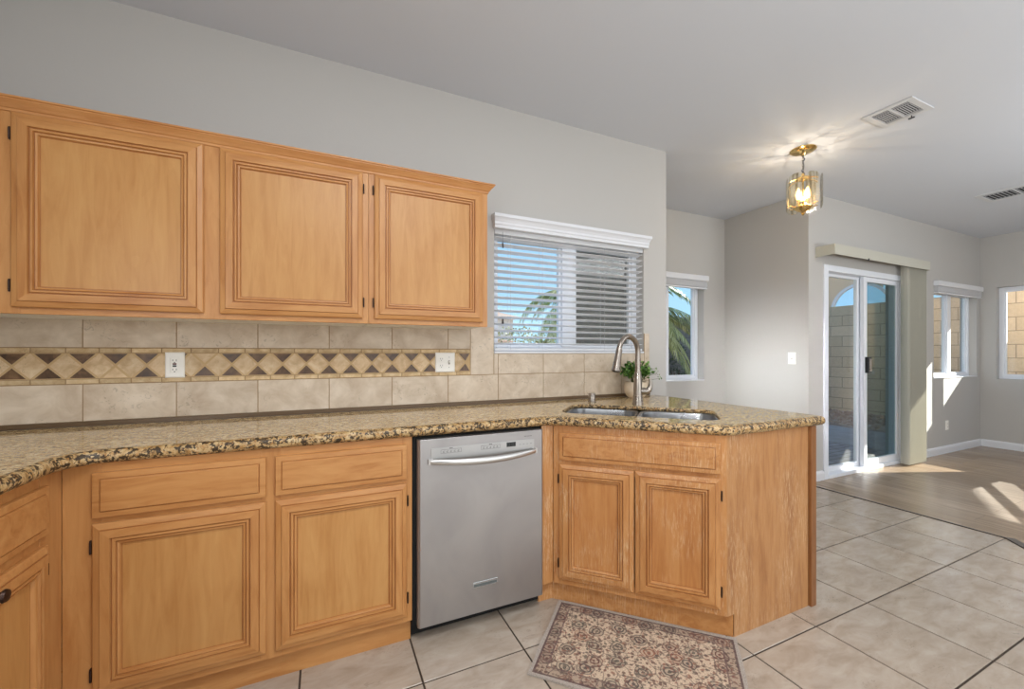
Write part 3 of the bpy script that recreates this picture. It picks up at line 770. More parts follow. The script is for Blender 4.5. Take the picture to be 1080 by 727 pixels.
hz = (zb2-zb1)/2-.001; hx = pt/2-.0025
for k in range(-11, 12):
    cx = -.299+pt*k
    lt = k in (-6, -3, 8)
    if cx-hx < XL or cx > XBE: continue
    poly_t([(cx-hx+.006, zb2-.002), (cx, zm+.0055), (cx+hx-.006, zb2-.002)], 2 if k == -2 else 1)
    poly_t([(cx-hx+.006, zb1+.002), (cx+hx-.006, zb1+.002), (cx, zm-.0055)], 2 if k == -5 else 1)
    dx_ = cx+pt/2
    if dx_ < XBE:
        if dx_+hx > XBE: poly_t([(dx_-hx+.001, zm), (XBE-.003, zb1+.004), (XBE-.003, zb2-.004)], 2)
        else: poly_t([(dx_-hx, zm), (dx_, zb1+.001), (dx_+hx, zm), (dx_, zb2-.001)], 2)
mb.box((XL+.001, YT+.0022, z0r), (XBE+.12, YK, ztop-.002), 4); mb.box((XL+.002, YT+.0012, zb1+.0005), (XBE-.002, YT+.0022, zb2-.0005), 5); mb.box((XBE+.12, YT+.0022, z0r), (.950, YK, ztop), 4)
mb.box((.950, YT+.0022, z0r), (2.15, YK, 1.238), 4); mb.box((2.15, YT+.0022, z0r), (2.2, YK, 1.386), 4)
o = mb.build('backsplash', [splash_m, splash_dk, splash_dm, splash_pc, grout_l, plain('sand_grout', (196, 166, 124), .9)]); tag(o, 'beige travertine tile backsplash with a brown and cream diamond border', 'backsplash')

# outlets and switches
def plate(name, F, u, z, w, h, kinds, label, cat='outlet'):
    r = thing(name, F.p(u, 0, z-h/2), label, cat)
    mb = MB(); P = [(0, 0), (0, .003), (.004, .0058), (.005, .006)]
    ringset(mb, F, u-w/2, u+w/2, z-h/2, z+h/2, P, (0, 0), 0); pl_ = mb.build('plate', plate_m, r)
    for du, k in kinds:
        mb = MB()
        if k == 'gfci':
            F.box(mb, (u+du-.0165, .006, z-.033), (u+du+.0165, .0085, z+.033)); rc = mb.build('receptacle', plate_m, r, bevel=.001)
            s2 = MB()
            for sz in (-.021, .021):
                for sx_ in (-.0065, .0065): s2 = MB(); F.box(s2, (u+du+sx_-.001, .0084, z+sz-.004), (u+du+sx_+.001, .0090, z+sz+.004)); s2.build('slot', blackm, r)
                s2 = MB(); F.box(s2, (u+du-.0022, .0084, z+sz-.0115), (u+du+.0022, .0090, z+sz-.0075)); s2.build('slot', blackm, r)
            b2 = MB(); F.box(b2, (u+du-.007, .0085, z-.0085), (u+du+.007, .0100, z-.0015)); b2.build('test_button', blackm, r)
            b2 = MB(); F.box(b2, (u+du-.007, .0085, z+.0010), (u+du+.007, .0100, z+.008)); b2.build('reset_button', plain('dull_red', (96, 44, 38), .5), r)
        elif k == 'duplex':
            for sz in (-.0195, .0195):
                mm = MB(); M_ = Matrix.Rotation(PI/2, 4, 'X'); mm.lathe(F.p(u+du, .006, z+sz), [(0, 0), (.0165, 0), (.016, .002), (0, .002)], 20, 0, M_ if abs(F.F.y) > .5 else Matrix.Rotation(-PI/2, 4, 'Y')); mm.build('receptacle', plate_m, r)
                s2 = MB()
                for sx_ in (-.006, .006): s2 = MB(); F.box(s2, (u+du+sx_-.001, .0078, z+sz-.002), (u+du+sx_+.001, .0086, z+sz+.006)); s2.build('slot', blackm, r)
                s2 = MB(); F.box(s2, (u+du-.002, .0078, z+sz-.010), (u+du+.002, .0086, z+sz-.006)); s2.build('slot', blackm, r)
        elif k == 'toggle':
            F.box(mb, (u+du-.005, .0058, z-.012), (u+du+.005, .0068, z+.012)); mb.build('toggle_slot', plain('beige_slot', (150, 142, 132), .5), r)
            t2 = MB(); F.box(t2, (u+du-.0035, .006, z-.002), (u+du+.0035, .0165, z+.008)); t2.build('toggle', plate_m, r, bevel=.001)
            for sz in (-.03, .03): s2 = MB(); F.box(s2, (u+du-.0018, .0058, z+sz-.0018), (u+du+.0018, .0068, z+sz+.0018)); s2.build('screw', rubber, r)
    return r
FT = Face((0, YT, 0), (1, 0, 0), (0, -1, 0))
plate('wall_outlet', FT, -.623, 1.187, .072, .116, [(0, 'gfci')], 'white single outlet with dark buttons on the diamond border under the left cabinet')
plate('wall_outlet', FT, .641, 1.187, .116, .114, [(-.023, 'duplex'), (.023, 'toggle')], 'white double plate with outlet and toggle switch near the end of the diamond border')
FX = Face((XN, 0, 0), (0, -1, 0), (-1, 0, 0))
plate('light_switch', FX, -2.523, 1.19, .072, .116, [(0, 'toggle')], 'white single light switch alone on the wall left of the glass door', 'switch')
plate('wall_outlet', FS, 7.03, .345, .072, .116, [(0, 'duplex')], 'white outlet low on the living room wall below the window')

# ------------------------------------------------------------ dishwasher
r = thing('dishwasher', (.655, 2.0, 0), 'stainless steel dishwasher with curved bar handle, built in left of the sink cabinet', 'dishwasher')
DF = Face((0, 1.735, 0), (1, 0, 0), (0, -1, 0)); x0, x1 = .358, .962
mb = MB(); mb.box((.3405, 1.80, .015), (.9665, 2.33, .882)); mb.build('tub', void, r)
mb = MB(); mb.rings([[(x, y, z) for x, y in ((x0, 1.795), (x0, 1.744), (x0+.009, 1.735), (x1-.009, 1.735), (x1, 1.744), (x1, 1.795))] for z in (.072, .872)]); mb.build('door', steel_dw, r, bevel=.0015)
mb = MB(); DF.box(mb, (x0+.055, .0001, .778), (x1-.052, .0022, .832)); cpn = mb.build('control_panel', steel('panel_steel', (186, 184, 182), .36), r, bevel=.002)
mk = plain('panel_print', (88, 86, 84), .5); mb = MB()
for g0, n_ in ((.455, 5), (.640, 5)):
    L = .092
    for u_, v_, w_, h_ in ((g0, .806, L, .0010), (g0, .822, L, .0010), (g0, .806, .0010, .017), (g0+L, .806, .0010, .017), (g0+L*.42, .8255, L*.16, .003)): DF.box(mb, (u_, .0022, v_), (u_+w_, .0026, v_+h_))
    for k in range(n_):
        u_ = g0+.008+k*.0165
        DF.box(mb, (u_, .0022, .8095), (u_+.009, .0026, .8110)); DF.box(mb, (u_+.001, .0022, .8130), (u_+.006, .0026, .8145)); DF.box(mb, (u_+.004, .0022, .8155), (u_+.009, .0026, .8170))
    mb.build('button_outline', mk, cpn); mb = MB()
for k in range(4): DF.box(mb, (.830+k*.019, .0022, .811), (.840+k*.019, .0026, .8125))
mb.build('indicator_marks', mk, cpn); mb = MB()
for k in range(6): DF.box(mb, (.858+k*.007, .0002, .846), (.862+k*.007, .0006, .849))
mb.build('small_print', mk, cpn)
mb = MB(); DF.box(mb, (.766, .0022, .806), (.812, .0030, .826)); ds = mb.build('display', blackm, cpn)
mb = MB()
for u_ in (.7715, .7915):
    for a_, b_, c_, d_ in ((0, 0, .011, .0012), (0, .0065, .011, .0077), (0, .013, .011, .0142), (0, 0, .0012, .0142), (.0098, 0, .011, .0142)): DF.box(mb, (u_+a_, .0030, .8088+b_), (u_+c_, .0034, .8088+d_))
mb.build('digits', plain('display_digits', (70, 74, 72), .4), ds)
mb = MB(); P = []
for k in range(21):
    t = k/20; u_ = x0+.050+(x1-x0-.100)*t; bow = math.sin(PI*t); P.append((u_, .010+.036*bow**.7, .7775-.010*bow))
R = []
for k, (u_, d_, z_) in enumerate(P):
    hh = .0155*(.75+.25*math.sin(PI*k/20)); dd2 = .008
    R.append([DF.p(u_, d_+dd2*math.cos(a_), z_+hh*math.sin(a_)) for a_ in [2*PI*j/12 for j in range(12)]])
mb.rings(R)
for u_ in (x0+.052, x1-.052): DF.box(mb, (u_-.010, 0, .767), (u_+.010, .014, .789))
mb.build('handle', steel_lt, r, smooth=True)
mb = MB(); DF.box(mb, (.602, 0, .188), (.722, .0022, .213)); bd = mb.build('badge', plain('badge_plate', (190, 194, 194), .25, .8), r, bevel=.001)
mb = MB(); DF.box(mb, (.606, .0022, .192), (.718, .0026, .204)); mb.build('badge_band', plain('badge_band', (112, 118, 118), .4, .5), bd)
mb = MB()
mb.box((.343, 1.83, .0), (.966, 1.835, .07)); mb.build('kick_plate', blackm, r)
mb = MB(); mb.box((.3405, 1.770, .072), (.3575, 1.80, .881)); mb.box((x0, 1.770, .873), (.9665, 1.80, .881)); mb.build('gasket', void, r)

# ------------------------------------------------------------ blinds
def crown(mb, F, u0, u1, z0, z1, dmax, depth0=0):
    h = z1-z0; pr = [(depth0, 0), (.6*dmax, 0), (.6*dmax, .22*h), (.68*dmax, .28*h), (.68*dmax, .45*h), (.80*dmax, .62*h), (.92*dmax, .72*h), (dmax, .76*h), (dmax, h), (depth0, h)]
    R = []
    R.append([F.p(u0-d*.45, depth0, z0+z) for d, z in pr]); R.append([F.p(u0-d*.45, d, z0+z) for d, z in pr]); R.append([F.p(u1+d*.45, d, z0+z) for d, z in pr]); R.append([F.p(u1+d*.45, depth0, z0+z) for d, z in pr])
    mb.rings(R)
r = thing('window_blind', (1.55, YK, 1.24), 'open white horizontal slat blind in the kitchen window above the sink', 'blind')
mb = MB(); crown(mb, FK, .962, 2.150, 2.012, 2.094, .062, .001); mb.build('cornice', white, r, bevel=.001)
mb = MB(); FK.box(mb, (.962, -.055, 1.985), (2.143, -.001, 2.028)); mb.build('headrail', slat_m, r)
mb = MB(); pitch = .0415
zs = []
z = 1.302
while z < 1.985: zs.append(z); z += pitch
for z in zs:
    # gently arched slat, slightly tipped
    pr = []
    for s_ in (-1, -.5, 0, .5, 1): pr.append((-.030+s_*.0235, z+.0015*(1-s_*s_)+s_*.0046))
    ring = pr + [(d, zz-.0026) for d, zz in reversed(pr)]
    mb.rings([[FK.p(.962, d, zz) for d, zz in ring], [FK.p(2.143, d, zz) for d, zz in ring]])
mb.build('slats', slat_m, r)
mb = MB(); FK.box(mb, (.962, -.054, 1.256), (2.143, -.006, 1.272)); mb.build('bottom_rail', slat_m, r, bevel=.003)
mb = MB()
cordm = plain('blind_cord', (206, 206, 208), .7)
for u_ in (1.07, 1.30, 1.80, 2.02):
    for d_ in (-.054, -.006): mb = MB(); mb.tube([FK.p(u_, d_, 1.262), FK.p(u_, d_, 1.99)], .0009, 5); mb.build('ladder_cord', cordm, r)
mb = MB(); mb.tube([FK.p(1.012, .000, 2.0), FK.p(1.012, .0015, 1.93)], .0011, 5); mb.tube([FK.p(1.012, .0015, 1.93), FK.p(1.014, .002, 1.90)], .005, 8)
mb.build('tilt_cord', blackm, r)
mb = MB(); mb.tube([FK.p(1.012, .002, 1.425), FK.p(1.012, .002, 1.455)], [.0075, .0045], 8); mb.build('cord_tassel', blackm, r)

def raised_blind(F, u0, u1, z1, label, wand):
    r = thing('window_blind', F.p((u0+u1)/2, 0, z1-.14), label, 'blind')
    mb = MB(); P = [(0, 0), (.045, 0), (.05, .01), (.05, .055), (.045, .062), (0, .062)]
    mb.rings([[F.p(u0, .001+d, z1-.062+z) for d, z in P], [F.p(u1, .001+d, z1-.062+z) for d, z in P]]); mb.build('cornice', white, r, bevel=.002)
    mb = MB()
    for k in range(11): F.box(mb, (u0+.012, .001, z1-.070-k*.0058), (u1-.014, .040, z1-.0665-k*.0058))
    mb.build('stacked_slats', plain('stacked_slat', (222, 222, 224), .5), r)
    mb = MB(); F.box(mb, (u0+.012, .001, z1-.150), (u1-.014, .042, z1-.134)); mb.build('bottom_rail', white, r, bevel=.002)
    if wand: mb = MB(); mb.tube([F.p(u1-.012, .035, z1-.07), F.p(u1-.012, .035, z1-.135)], .003, 6); mb.build('tilt_cord', rubber, r)
    return r
raised_blind(FN, 2.93, 3.885, 2.10, 'white blind drawn fully up above the nook window beside the palm', True)
raised_blind(FS, 6.68, 7.93, 2.115, 'white blind drawn fully up above the narrow window right of the glass door', True)

# vertical blinds and valance over the sliding door
VF = Face((0, YS, 0), (1, 0, 0), (0, -1, 0))
r = thing('vertical_blind', (5.2, YS, 0), 'cream vertical blind stacked at the right of the sliding glass door under a boxed valance', 'blind')
mb = MB()
VF.box(mb, (4.31, .160, 2.165), (6.141, .167, 2.262)); VF.box(mb, (4.31, .001, 2.165), (4.317, .160, 2.262)); VF.box(mb, (6.134, .001, 2.165), (6.141, .160, 2.262)); VF.box(mb, (4.317, .001, 2.255), (6.134, .160, 2.262))
mb.build('valance', cream, r, bevel=.001)
mb = MB(); VF.box(mb, (4.33, .06, 2.215), (6.12, .10, 2.250)); mb.build('headrail', white, r)
for k in range(14):
    u_ = 5.80+k*.0285; mb = MB(); M_ = Matrix.Translation(VF.p(u_, .085, 0)) @ Matrix.Rotation(math.radians(79), 4, 'Z')
    P = [(-.0445, .0), (-.022, .005), (0, .0065), (.022, .005), (.0445, 0)]; ring = P+[(a_, b_-.0012) for a_, b_ in reversed(P)]
    mb.rings([[M_ @ Vector((a_, b_, z)) for a_, b_ in ring] for z in (.02, 2.215)]); mb.build('vane', cream, r)
mb = MB(); mb.tube([VF.p(4.88, .168, 2.155), VF.p(4.88, .168, 2.175)], .007, 8); mb.build('tassel', blackm, r)

# ------------------------------------------------------------ ceiling: pendant and vents
pcx, pcy = 3.289, 1.896
r = thing('pendant_lamp', (pcx, pcy, ZC), 'brass pendant lantern with clear glass panels, lit, hanging on a short chain', 'lamp')
mb = MB(); mb.lathe((pcx, pcy, ZC), [(0, -.001), (.085, -.001), (.086, -.006), (.07, -.018), (.045, -.022), (.02, -.03), (.012, -.045), (0, -.045)], 32); mb.build('canopy', brass, r, smooth=True)
mb = MB(); z = ZC-.045; k = 0
while z > 2.60:
    L = .026; w_ = .008; M_ = Matrix.Translation((pcx, pcy, z-L/2+.004)) @ Matrix.Rotation(PI/2*(k % 2), 4, 'Z')
    pts = [M_ @ Vector((w_*math.cos(a_)*.8, 0, (L/2)*math.sin(a_))) for a_ in [2*PI*j/12 for j in range(13)]]
    mb.tube(pts, .0018, 6); z -= L-.006; k += 1
mb.build('chain', plain('grey_chain', (110, 104, 96), .35, .8), r, smooth=True)
mb = MB(); pts = [Vector((pcx+.020*math.sin(j*1.25)+.006, pcy+.012*math.cos(j*.9), ZC-.04-j*.0145)) for j in range(11)]; mb.tube(pts, .0030, 6); mb.build('cord', plain('blue_grey_cord', (86, 88, 104), .5), r, smooth=True)
zt_, zb_ = 2.575, 2.325
mb = MB(); mb.lathe((pcx, pcy, 0), [(0, 2.605), (.008, 2.602), (.012, 2.585), (.030, 2.575), (.050, 2.562), (.052, 2.556), (.02, 2.55), (0, 2.55)], 24)
for k in range(6):
    a_ = PI/6+PI/3*k; mb.tube([(pcx+.045*math.cos(a_), pcy+.045*math.sin(a_), 2.558), (pcx+.085*math.cos(a_), pcy+.085*math.sin(a_), 2.545), (pcx+.104*math.cos(a_), pcy+.104*math.sin(a_), 2.53)], .0035, 6)
mb.build('top_cap', brass, r, smooth=True)
mb = MB(); mb.tube([(pcx, pcy, 2.34), (pcx, pcy, 2.56)], .006, 8); mb.build('centre_rod', brass, r)
mb = MB(); mb.lathe((pcx, pcy, 0), [(0, 2.352), (.055, 2.352), (.062, 2.345), (.058, 2.335), (.035, 2.318), (.018, 2.310), (.010, 2.300), (.012, 2.294), (.004, 2.282), (0, 2.280)], 24)
for k in range(6):
    a_ = PI/6+PI/3*k; mb.tube([(pcx+.055*math.cos(a_), pcy+.055*math.sin(a_), 2.347), (pcx+.104*math.cos(a_), pcy+.104*math.sin(a_), 2.357)], .003, 6)
mb.build('bottom_cap', brass, r, smooth=True)
for k in range(6):                                              # bevelled glass panels with scalloped ends
    a_ = PI/3*k+.12; w_, rd = .047, .112 if k % 2 else .100; F_ = Face((pcx+rd*math.cos(a_), pcy+rd*math.sin(a_), 0), (-math.sin(a_), math.cos(a_), 0), (math.cos(a_), math.sin(a_), 0))
    outl = []
    for j in range(9): t = j/8*PI; outl.append((w_*math.cos(t), zt_-.032+.034*math.sin(t)**.7))
    for j in range(9): t = PI+j/8*PI; outl.append((w_*math.cos(t), zb_+.032-.034*abs(math.sin(t))**.7))
    mb = MB(); inn = [(x_*.82, (z_-2.45)*.9+2.45) for x_, z_ in outl]
    mb.rings([[F_.p(x_, 0, z_) for x_, z_ in outl], [F_.p(x_, .0015, z_) for x_, z_ in outl], [F_.p(x_, .005, z_) for x_, z_ in inn]]); mb.build('glass_panel', lampglass, r)
for k in range(3):
    a_ = 2*PI/3*k+.5; bxx, byy = pcx+.034*math.cos(a_), pcy+.034*math.sin(a_)
    mb = MB(); mb.lathe((bxx, byy, 0), [(0, 2.36), (.010, 2.36), (.010, 2.40), (0, 2.40)], 12); so = mb.build('candle_sleeve', brass, r)
    mb = MB(); mb.lathe((bxx, byy, 0), [(0, 2.401), (.009, 2.402), (.016, 2.42), (.018, 2.44), (.013, 2.465), (.005, 2.487), (0, 2.492)], 16); mb.build('bulb', bulb_m, so, smooth=True)
    l = bpy.data.lights.new('bulb_light', 'POINT'); l.energy = 2.3; l.color = (1, .86, .66); l.shadow_soft_size = .004
    lo = bpy.data.objects.new('bulb_light', l); COL.objects.link(lo); lo.location = (pcx+.062*math.cos(a_+.9), pcy+.062*math.sin(a_+.9), 2.425)

def vent(x0, x1, y0, y1, label, damper, open_side):
    r = thing('ceiling_vent', ((x0+x1)/2, (y0+y1)/2, ZC), label, 'vent')
    mb = MB(); f = .035; z0, z1 = ZC-.008, ZC
    for q_ in ((x0, y0, x1, y0+f), (x0, y1-f, x1, y1), (x0, y0+f, x0+f, y1-f), (x1-f, y0+f, x1, y1-f)): mb.box((q_[0], q_[1], z0), (q_[2], q_[3], z1))
    ym = (y0+y1)/2; mb.box((x0+f, ym-.006, z0), (x1-f, ym+.006, z1)); mb.build('frame', plain('vent_white', (205, 205, 206), .5), r, bevel=.002)
    mb = MB(); mb.box((x0+f, y0+f, ZC-.0006), (x1-f, y1-f, ZC-.0001)); mb.build('backing', plain('vent_dark', (46, 46, 48), .8), r)
    mb = MB()
    a, b = x0+f, x1-f
    nb = 3
    for xx in (a+.014, a+.034, b-.034+.008, b-.010):
        mb.box((xx-.004, y0+f, ZC-.007), (xx+.003, y1-f, ZC-.0045))
    for (ya, yb_) in ((y0+f, ym-.006), (ym+.006, y1-f)):
        n_ = 7
        for k in range(n_):
            yy = ya+(yb_-ya)*(k+.5)/n_; mb.box((a+.045, yy-.0025, ZC-.007), (b-.040, yy+.0018, ZC-.0045))
    mb.build('louvres', plain('vent_louvre', (186, 186, 188), .5), r)
    mb = MB(); mb.tube([(x1-f*.8, ym-.03, ZC-.008), (x1-f*.8, ym-.03, ZC-.026)], .003, 6); mb.box((x1-f*.8-.006, ym-.045, ZC-.028), (x1-f*.8+.006, ym-.015, ZC-.022)); mb.build('damper_lever', rubber, r)
vent(3.192, 3.462, 1.225, 1.480, 'white ceiling vent nearer the camera, between the pendant lamp and the picture edge', 1, 0)
vent(5.79, 6.15, 1.30, 1.76, 'white ceiling vent farther back, at the right edge of the ceiling', 1, 0)

# ------------------------------------------------------------ rug
def rug_mat():
    m, nt, b = newmat('persian_rug'); N = NT(nt)
    tc = nt.nodes.new('ShaderNodeTexCoord'); sp = N.n('ShaderNodeSeparateXYZ', i_0=tc.outputs['Object'])
    X, Y = sp.outputs[0], sp.outputs[1]; hx_, hy_ = .393, .252
    ax = N.math('ABSOLUTE', X); ay = N.math('ABSOLUTE', Y)
    ed = N.math('MINIMUM', N.math('SUBTRACT', hx_, ax), N.math('SUBTRACT', hy_, ay))   # distance to rug edge
    dist = N.n('ShaderNodeTexNoise', i_Vector=tc.outputs['Object'], i_Scale=26.0, i_Detail=2.0)
    vv = N.n('ShaderNodeMix', data_type='VECTOR') if False else None
    va = nt.nodes.new('ShaderNodeVectorMath'); va.operation = 'MULTIPLY_ADD'; nt.links.new(dist.outputs[1], va.inputs[0]); va.inputs[1].default_value = (.022, .022, 0); nt.links.new(tc.outputs['Object'], va.inputs[2])
    # big blossoms
    vo = N.n('ShaderNodeTexVoronoi', i_Vector=va.outputs[0], i_Scale=10.5, i_Randomness=.65, voronoi_dimensions='2D')
    dd = vo.outputs['Distance']; ring = N.math('SINE', N.math('MULTIPLY', dd, 40.0))
    cc = N.n('ShaderNodeSeparateColor', i_0=vo.outputs['Color'])
    petals = N.ramp(dd, [(.0, (1, 1, 1)), (.34, (1, 1, 1)), (.38, (0, 0, 0))])
    cream_ = W3((214, 190, 164)); field = cream_
    bl = N.ramp(cc.outputs[0], [(0, W3((84, 76, 74))), (.35, W3((98, 92, 84))), (.6, W3((112, 76, 68))), (.8, W3((148, 98, 78))), (1, W3((78, 74, 74)))], 'CONSTANT')
    c1 = N.mix(N.math('MULTIPLY', petals, N.ramp(ring, [(.25, (.3, .3, .3)), (.5, (1, 1, 1))])), field, bl)
    # small buds and vines
    v2 = N.n('ShaderNodeTexVoronoi', i_Vector=va.outputs[0], i_Scale=44.0, i_Randomness=1.0, voronoi_dimensions='2D')
    bud = N.ramp(v2.outputs['Distance'], [(.22, (.85, .85, .85)), (.34, (0, 0, 0))]); c2s = N.n('ShaderNodeSeparateColor', i_0=v2.outputs['Color'])
    bud = N.math('MULTIPLY', bud, N.math('GREATER_THAN', c2s.outputs[1], .22))
    bc = N.ramp(c2s.outputs[0], [(0, W3((98, 64, 60))), (.5, W3((92, 86, 78))), (.8, W3((150, 104, 86)))], 'CONSTANT')
    c1 = N.mix(bud, c1, bc)
    ve = N.n('ShaderNodeTexVoronoi', i_Vector=va.outputs[0], i_Scale=17.0, feature='DISTANCE_TO_EDGE', voronoi_dimensions='2D')
    c1 = N.mix(N.ramp(ve.outputs[0], [(.015, (.7, .7, .7)), (.05, (0, 0, 0))]), c1, W3((104, 88, 82)))
    v3_ = N.n('ShaderNodeTexVoronoi', i_Vector=va.outputs[0], i_Scale=78.0, i_Randomness=1.0, voronoi_dimensions='2D'); c3s = N.n('ShaderNodeSeparateColor', i_0=v3_.outputs['Color'])
    sp_ = N.math('MULTIPLY', N.ramp(v3_.outputs['Distance'], [(.25, (.7, .7, .7)), (.4, (0, 0, 0))]), N.math('GREATER_THAN', c3s.outputs[1], .45))
    c1 = N.mix(sp_, c1, N.ramp(c3s.outputs[0], [(0, W3((96, 78, 74))), (.5, W3((132, 112, 98))), (.8, W3((150, 92, 78)))], 'CONSTANT'))
    # border band
    inb = N.ramp(ed, [(.058, (1, 1, 1)), (.0605, (0, 0, 0))], 'LINEAR')
    c3 = N.mix(N.math('MULTIPLY', inb, .38), c1, W3((88, 64, 64)))
    l1 = N.math('COMPARE', ed, .063, .0035); c3 = N.mix(N.math('MULTIPLY', l1, .75), c3, W3((104, 80, 80)))
    l2 = N.math('COMPARE', ed, .0195, .004); c3 = N.mix(N.math('MULTIPLY', l2, .85), c3, W3((92, 72, 74)))
    c3 = N.mix(N.math('LESS_THAN', ed, .015), c3, W3((178, 168, 158)))
    fu = N.n('ShaderNodeTexNoise', i_Vector=tc.outputs['Object'], i_Scale=240.0, i_Detail=2.0).outputs[0]
    c3 = N.mix(N.ramp(fu, [(.35, (.5, .5, .5)), (.62, (0, 0, 0))]), c3, W3((120, 106, 94)))
    nt.links.new(c3, b.inputs['Base Color']); b.inputs['Roughness'].default_value = .95; b.inputs['Specular IOR Level'].default_value = .1
    N.bump(fu, b, .5, .002); return m
mb = MB(); nx, ny = 56, 36; hx_, hy_ = .393, .252; V = {}
for i in range(nx+1):
    for j in range(ny+1):
        x_ = -hx_+2*hx_*i/nx; y_ = -hy_+2*hy_*j/ny
        V[i, j] = (x_+.002*math.sin(y_*23), y_+.0025*math.sin(x_*17+1), .0075+.0012*math.sin(x_*9)*math.sin(y_*11+1))
for i in range(nx):
    for j in range(ny): mb.quad([V[i, j], V[i+1, j], V[i+1, j+1], V[i, j+1]])
for seq in ([(i, 0) for i in range(nx+1)], [(nx, j) for j in range(ny+1)], [(i, ny) for i in range(nx, -1, -1)], [(0, j) for j in range(ny, -1, -1)]):
    for a_, b_ in zip(seq[:-1], seq[1:]): p0, p1 = V[a_], V[b_]; mb.quad([p0, (p0[0], p0[1], .001), (p1[0], p1[1], .001), p1])
rug = mb.build('rug', rug_mat(), weld=True, smooth=True, origin=(0, 0, 0))
c0 = Vector((1.070, 1.765)); c1 = Vector((1.622, 1.206)); du = (c1-c0).normalized(); dn = Vector((du.y, -du.x))
if dn.y > 0: dn = -dn
mid = (c0+c1)/2 + dn*.252 - Vector((.004, .004))
rug.location = (mid.x, mid.y, 0); rug.rotation_euler = (0, 0, math.atan2(du.y, du.x))
tag(rug, 'faded floral rug in cream, brown and grey lying in front of the sink cabinet', 'rug')

# ------------------------------------------------------------ outdoors
def block_mat(name, c1, c2, mort, axis):
    m, nt, b = newmat(name); N = NT(nt)
    tc = nt.nodes.new('ShaderNodeTexCoord'); sp = N.n('ShaderNodeSeparateXYZ', i_0=tc.outputs['Object']); cm = nt.nodes.new('ShaderNodeCombineXYZ')
    nt.links.new(sp.outputs[axis], cm.inputs[0]); nt.links.new(sp.outputs[2], cm.inputs[1])
    br = N.n('ShaderNodeTexBrick', i_Vector=cm.outputs[0], i_Scale=1.0, i_Color1=W3(c1), i_Color2=W3(c2), i_Mortar=W3(mort)); br.inputs['Mortar Size'].default_value = .006; br.inputs['Brick Width'].default_value = .406; br.inputs['Row Height'].default_value = .203
    n = N.n('ShaderNodeTexNoise', i_Vector=tc.outputs['Object'], i_Scale=30.0, i_Detail=4.0).outputs[0]
    nt.links.new(N.mix(N.ramp(n, [(.3, (.2, .2, .2)), (.7, (0, 0, 0))]), br.outputs[0], W3(mort)), b.inputs['Base Color']); b.inputs['Roughness'].default_value = .9; N.bump(n, b, .4, .004); return m
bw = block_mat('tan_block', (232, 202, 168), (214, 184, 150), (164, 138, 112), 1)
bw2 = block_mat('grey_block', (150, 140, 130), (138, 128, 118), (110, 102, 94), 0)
mb = MB(); mb.box((9.28, -3, -.05), (9.44, 9.0, 2.17)); o = mb.build('block_wall', bw); tag(o, 'tan concrete block garden wall seen through the sliding glass door', 'wall')
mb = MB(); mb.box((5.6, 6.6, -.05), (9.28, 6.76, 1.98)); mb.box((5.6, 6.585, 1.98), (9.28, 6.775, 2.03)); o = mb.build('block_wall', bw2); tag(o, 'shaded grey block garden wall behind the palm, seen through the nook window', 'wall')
def noise_mat(name, c1, c2, s_, rough=.9):
    m, nt, b = newmat(name); N = NT(nt); n = N.n('ShaderNodeTexNoise', i_Vector=N.coord(), i_Scale=float(s_), i_Detail=5.0).outputs[0]
    nt.links.new(N.ramp(n, [(.35, W3(c1)), (.65, W3(c2))]), b.inputs['Base Color']); b.inputs['Roughness'].default_value = rough; N.bump(n, b, .5, .01); return m
struct(MB().box((-30, -10, -.30), (60, 60, -.06)).build('ground', noise_mat('desert_gravel', (150, 130, 108), (176, 156, 132), 20)))
m, nt, b = newmat('pavers'); N = NT(nt)
br = N.n('ShaderNodeTexBrick', i_Vector=N.coord(), i_Scale=1.0, i_Color1=W3((186, 174, 168)), i_Color2=W3((166, 152, 146)), i_Mortar=W3((120, 110, 104))); br.inputs['Mortar Size'].default_value = .006; br.inputs['Brick Width'].default_value = .2; br.inputs['Row Height'].default_value = .1
nt.links.new(br.outputs[0], b.inputs['Base Color']); b.inputs['Roughness'].default_value = .85
o = MB().box((4.4, 2.54, -.06), (6.55, 4.9, -.02)).build('paver_patio', m); tag(o, 'light brick paver patch just outside the sliding glass door', 'paving')
o = MB().box((6.55, 2.54, -.06), (8.05, 5.9, -.015)).build('concrete_walk', noise_mat('mauve_concrete', (176, 164, 154), (190, 178, 168), 6)); tag(o, 'smooth grey concrete walk between the pavers and the gravel bed', 'paving')
mb = MB(); mb.box((8.05, 2.54, -.06), (9.275, 6.5, -.01))
for k in range(700):
    x_, y_ = random.uniform(8.15, 9.21), random.uniform(3.6, 6.0); s_ = random.uniform(.02, .05); z_ = .0+.10*(x_-8.1)/1.2
    M_ = Matrix.Translation((x_, y_, z_)) @ Matrix.Rotation(random.uniform(0, 6), 4, Vector((random.random(), random.random(), random.random()+.1)).normalized())
    mb.box((-s_, -s_*.7, -s_*.5), (s_, s_*.7, s_*.5), 0, M_)
mb.quad([(8.1, 2.6, .0), (9.275, 2.6, .10), (9.275, 6.5, .10), (8.1, 6.5, .0)])
o = mb.build('gravel_bed', leafmat('reddish_gravel', (150, 116, 96), (172, 140, 118), (190, 164, 142))); tag(o, 'reddish gravel heaped along the foot of the block wall', 'gravel', kind='stuff')

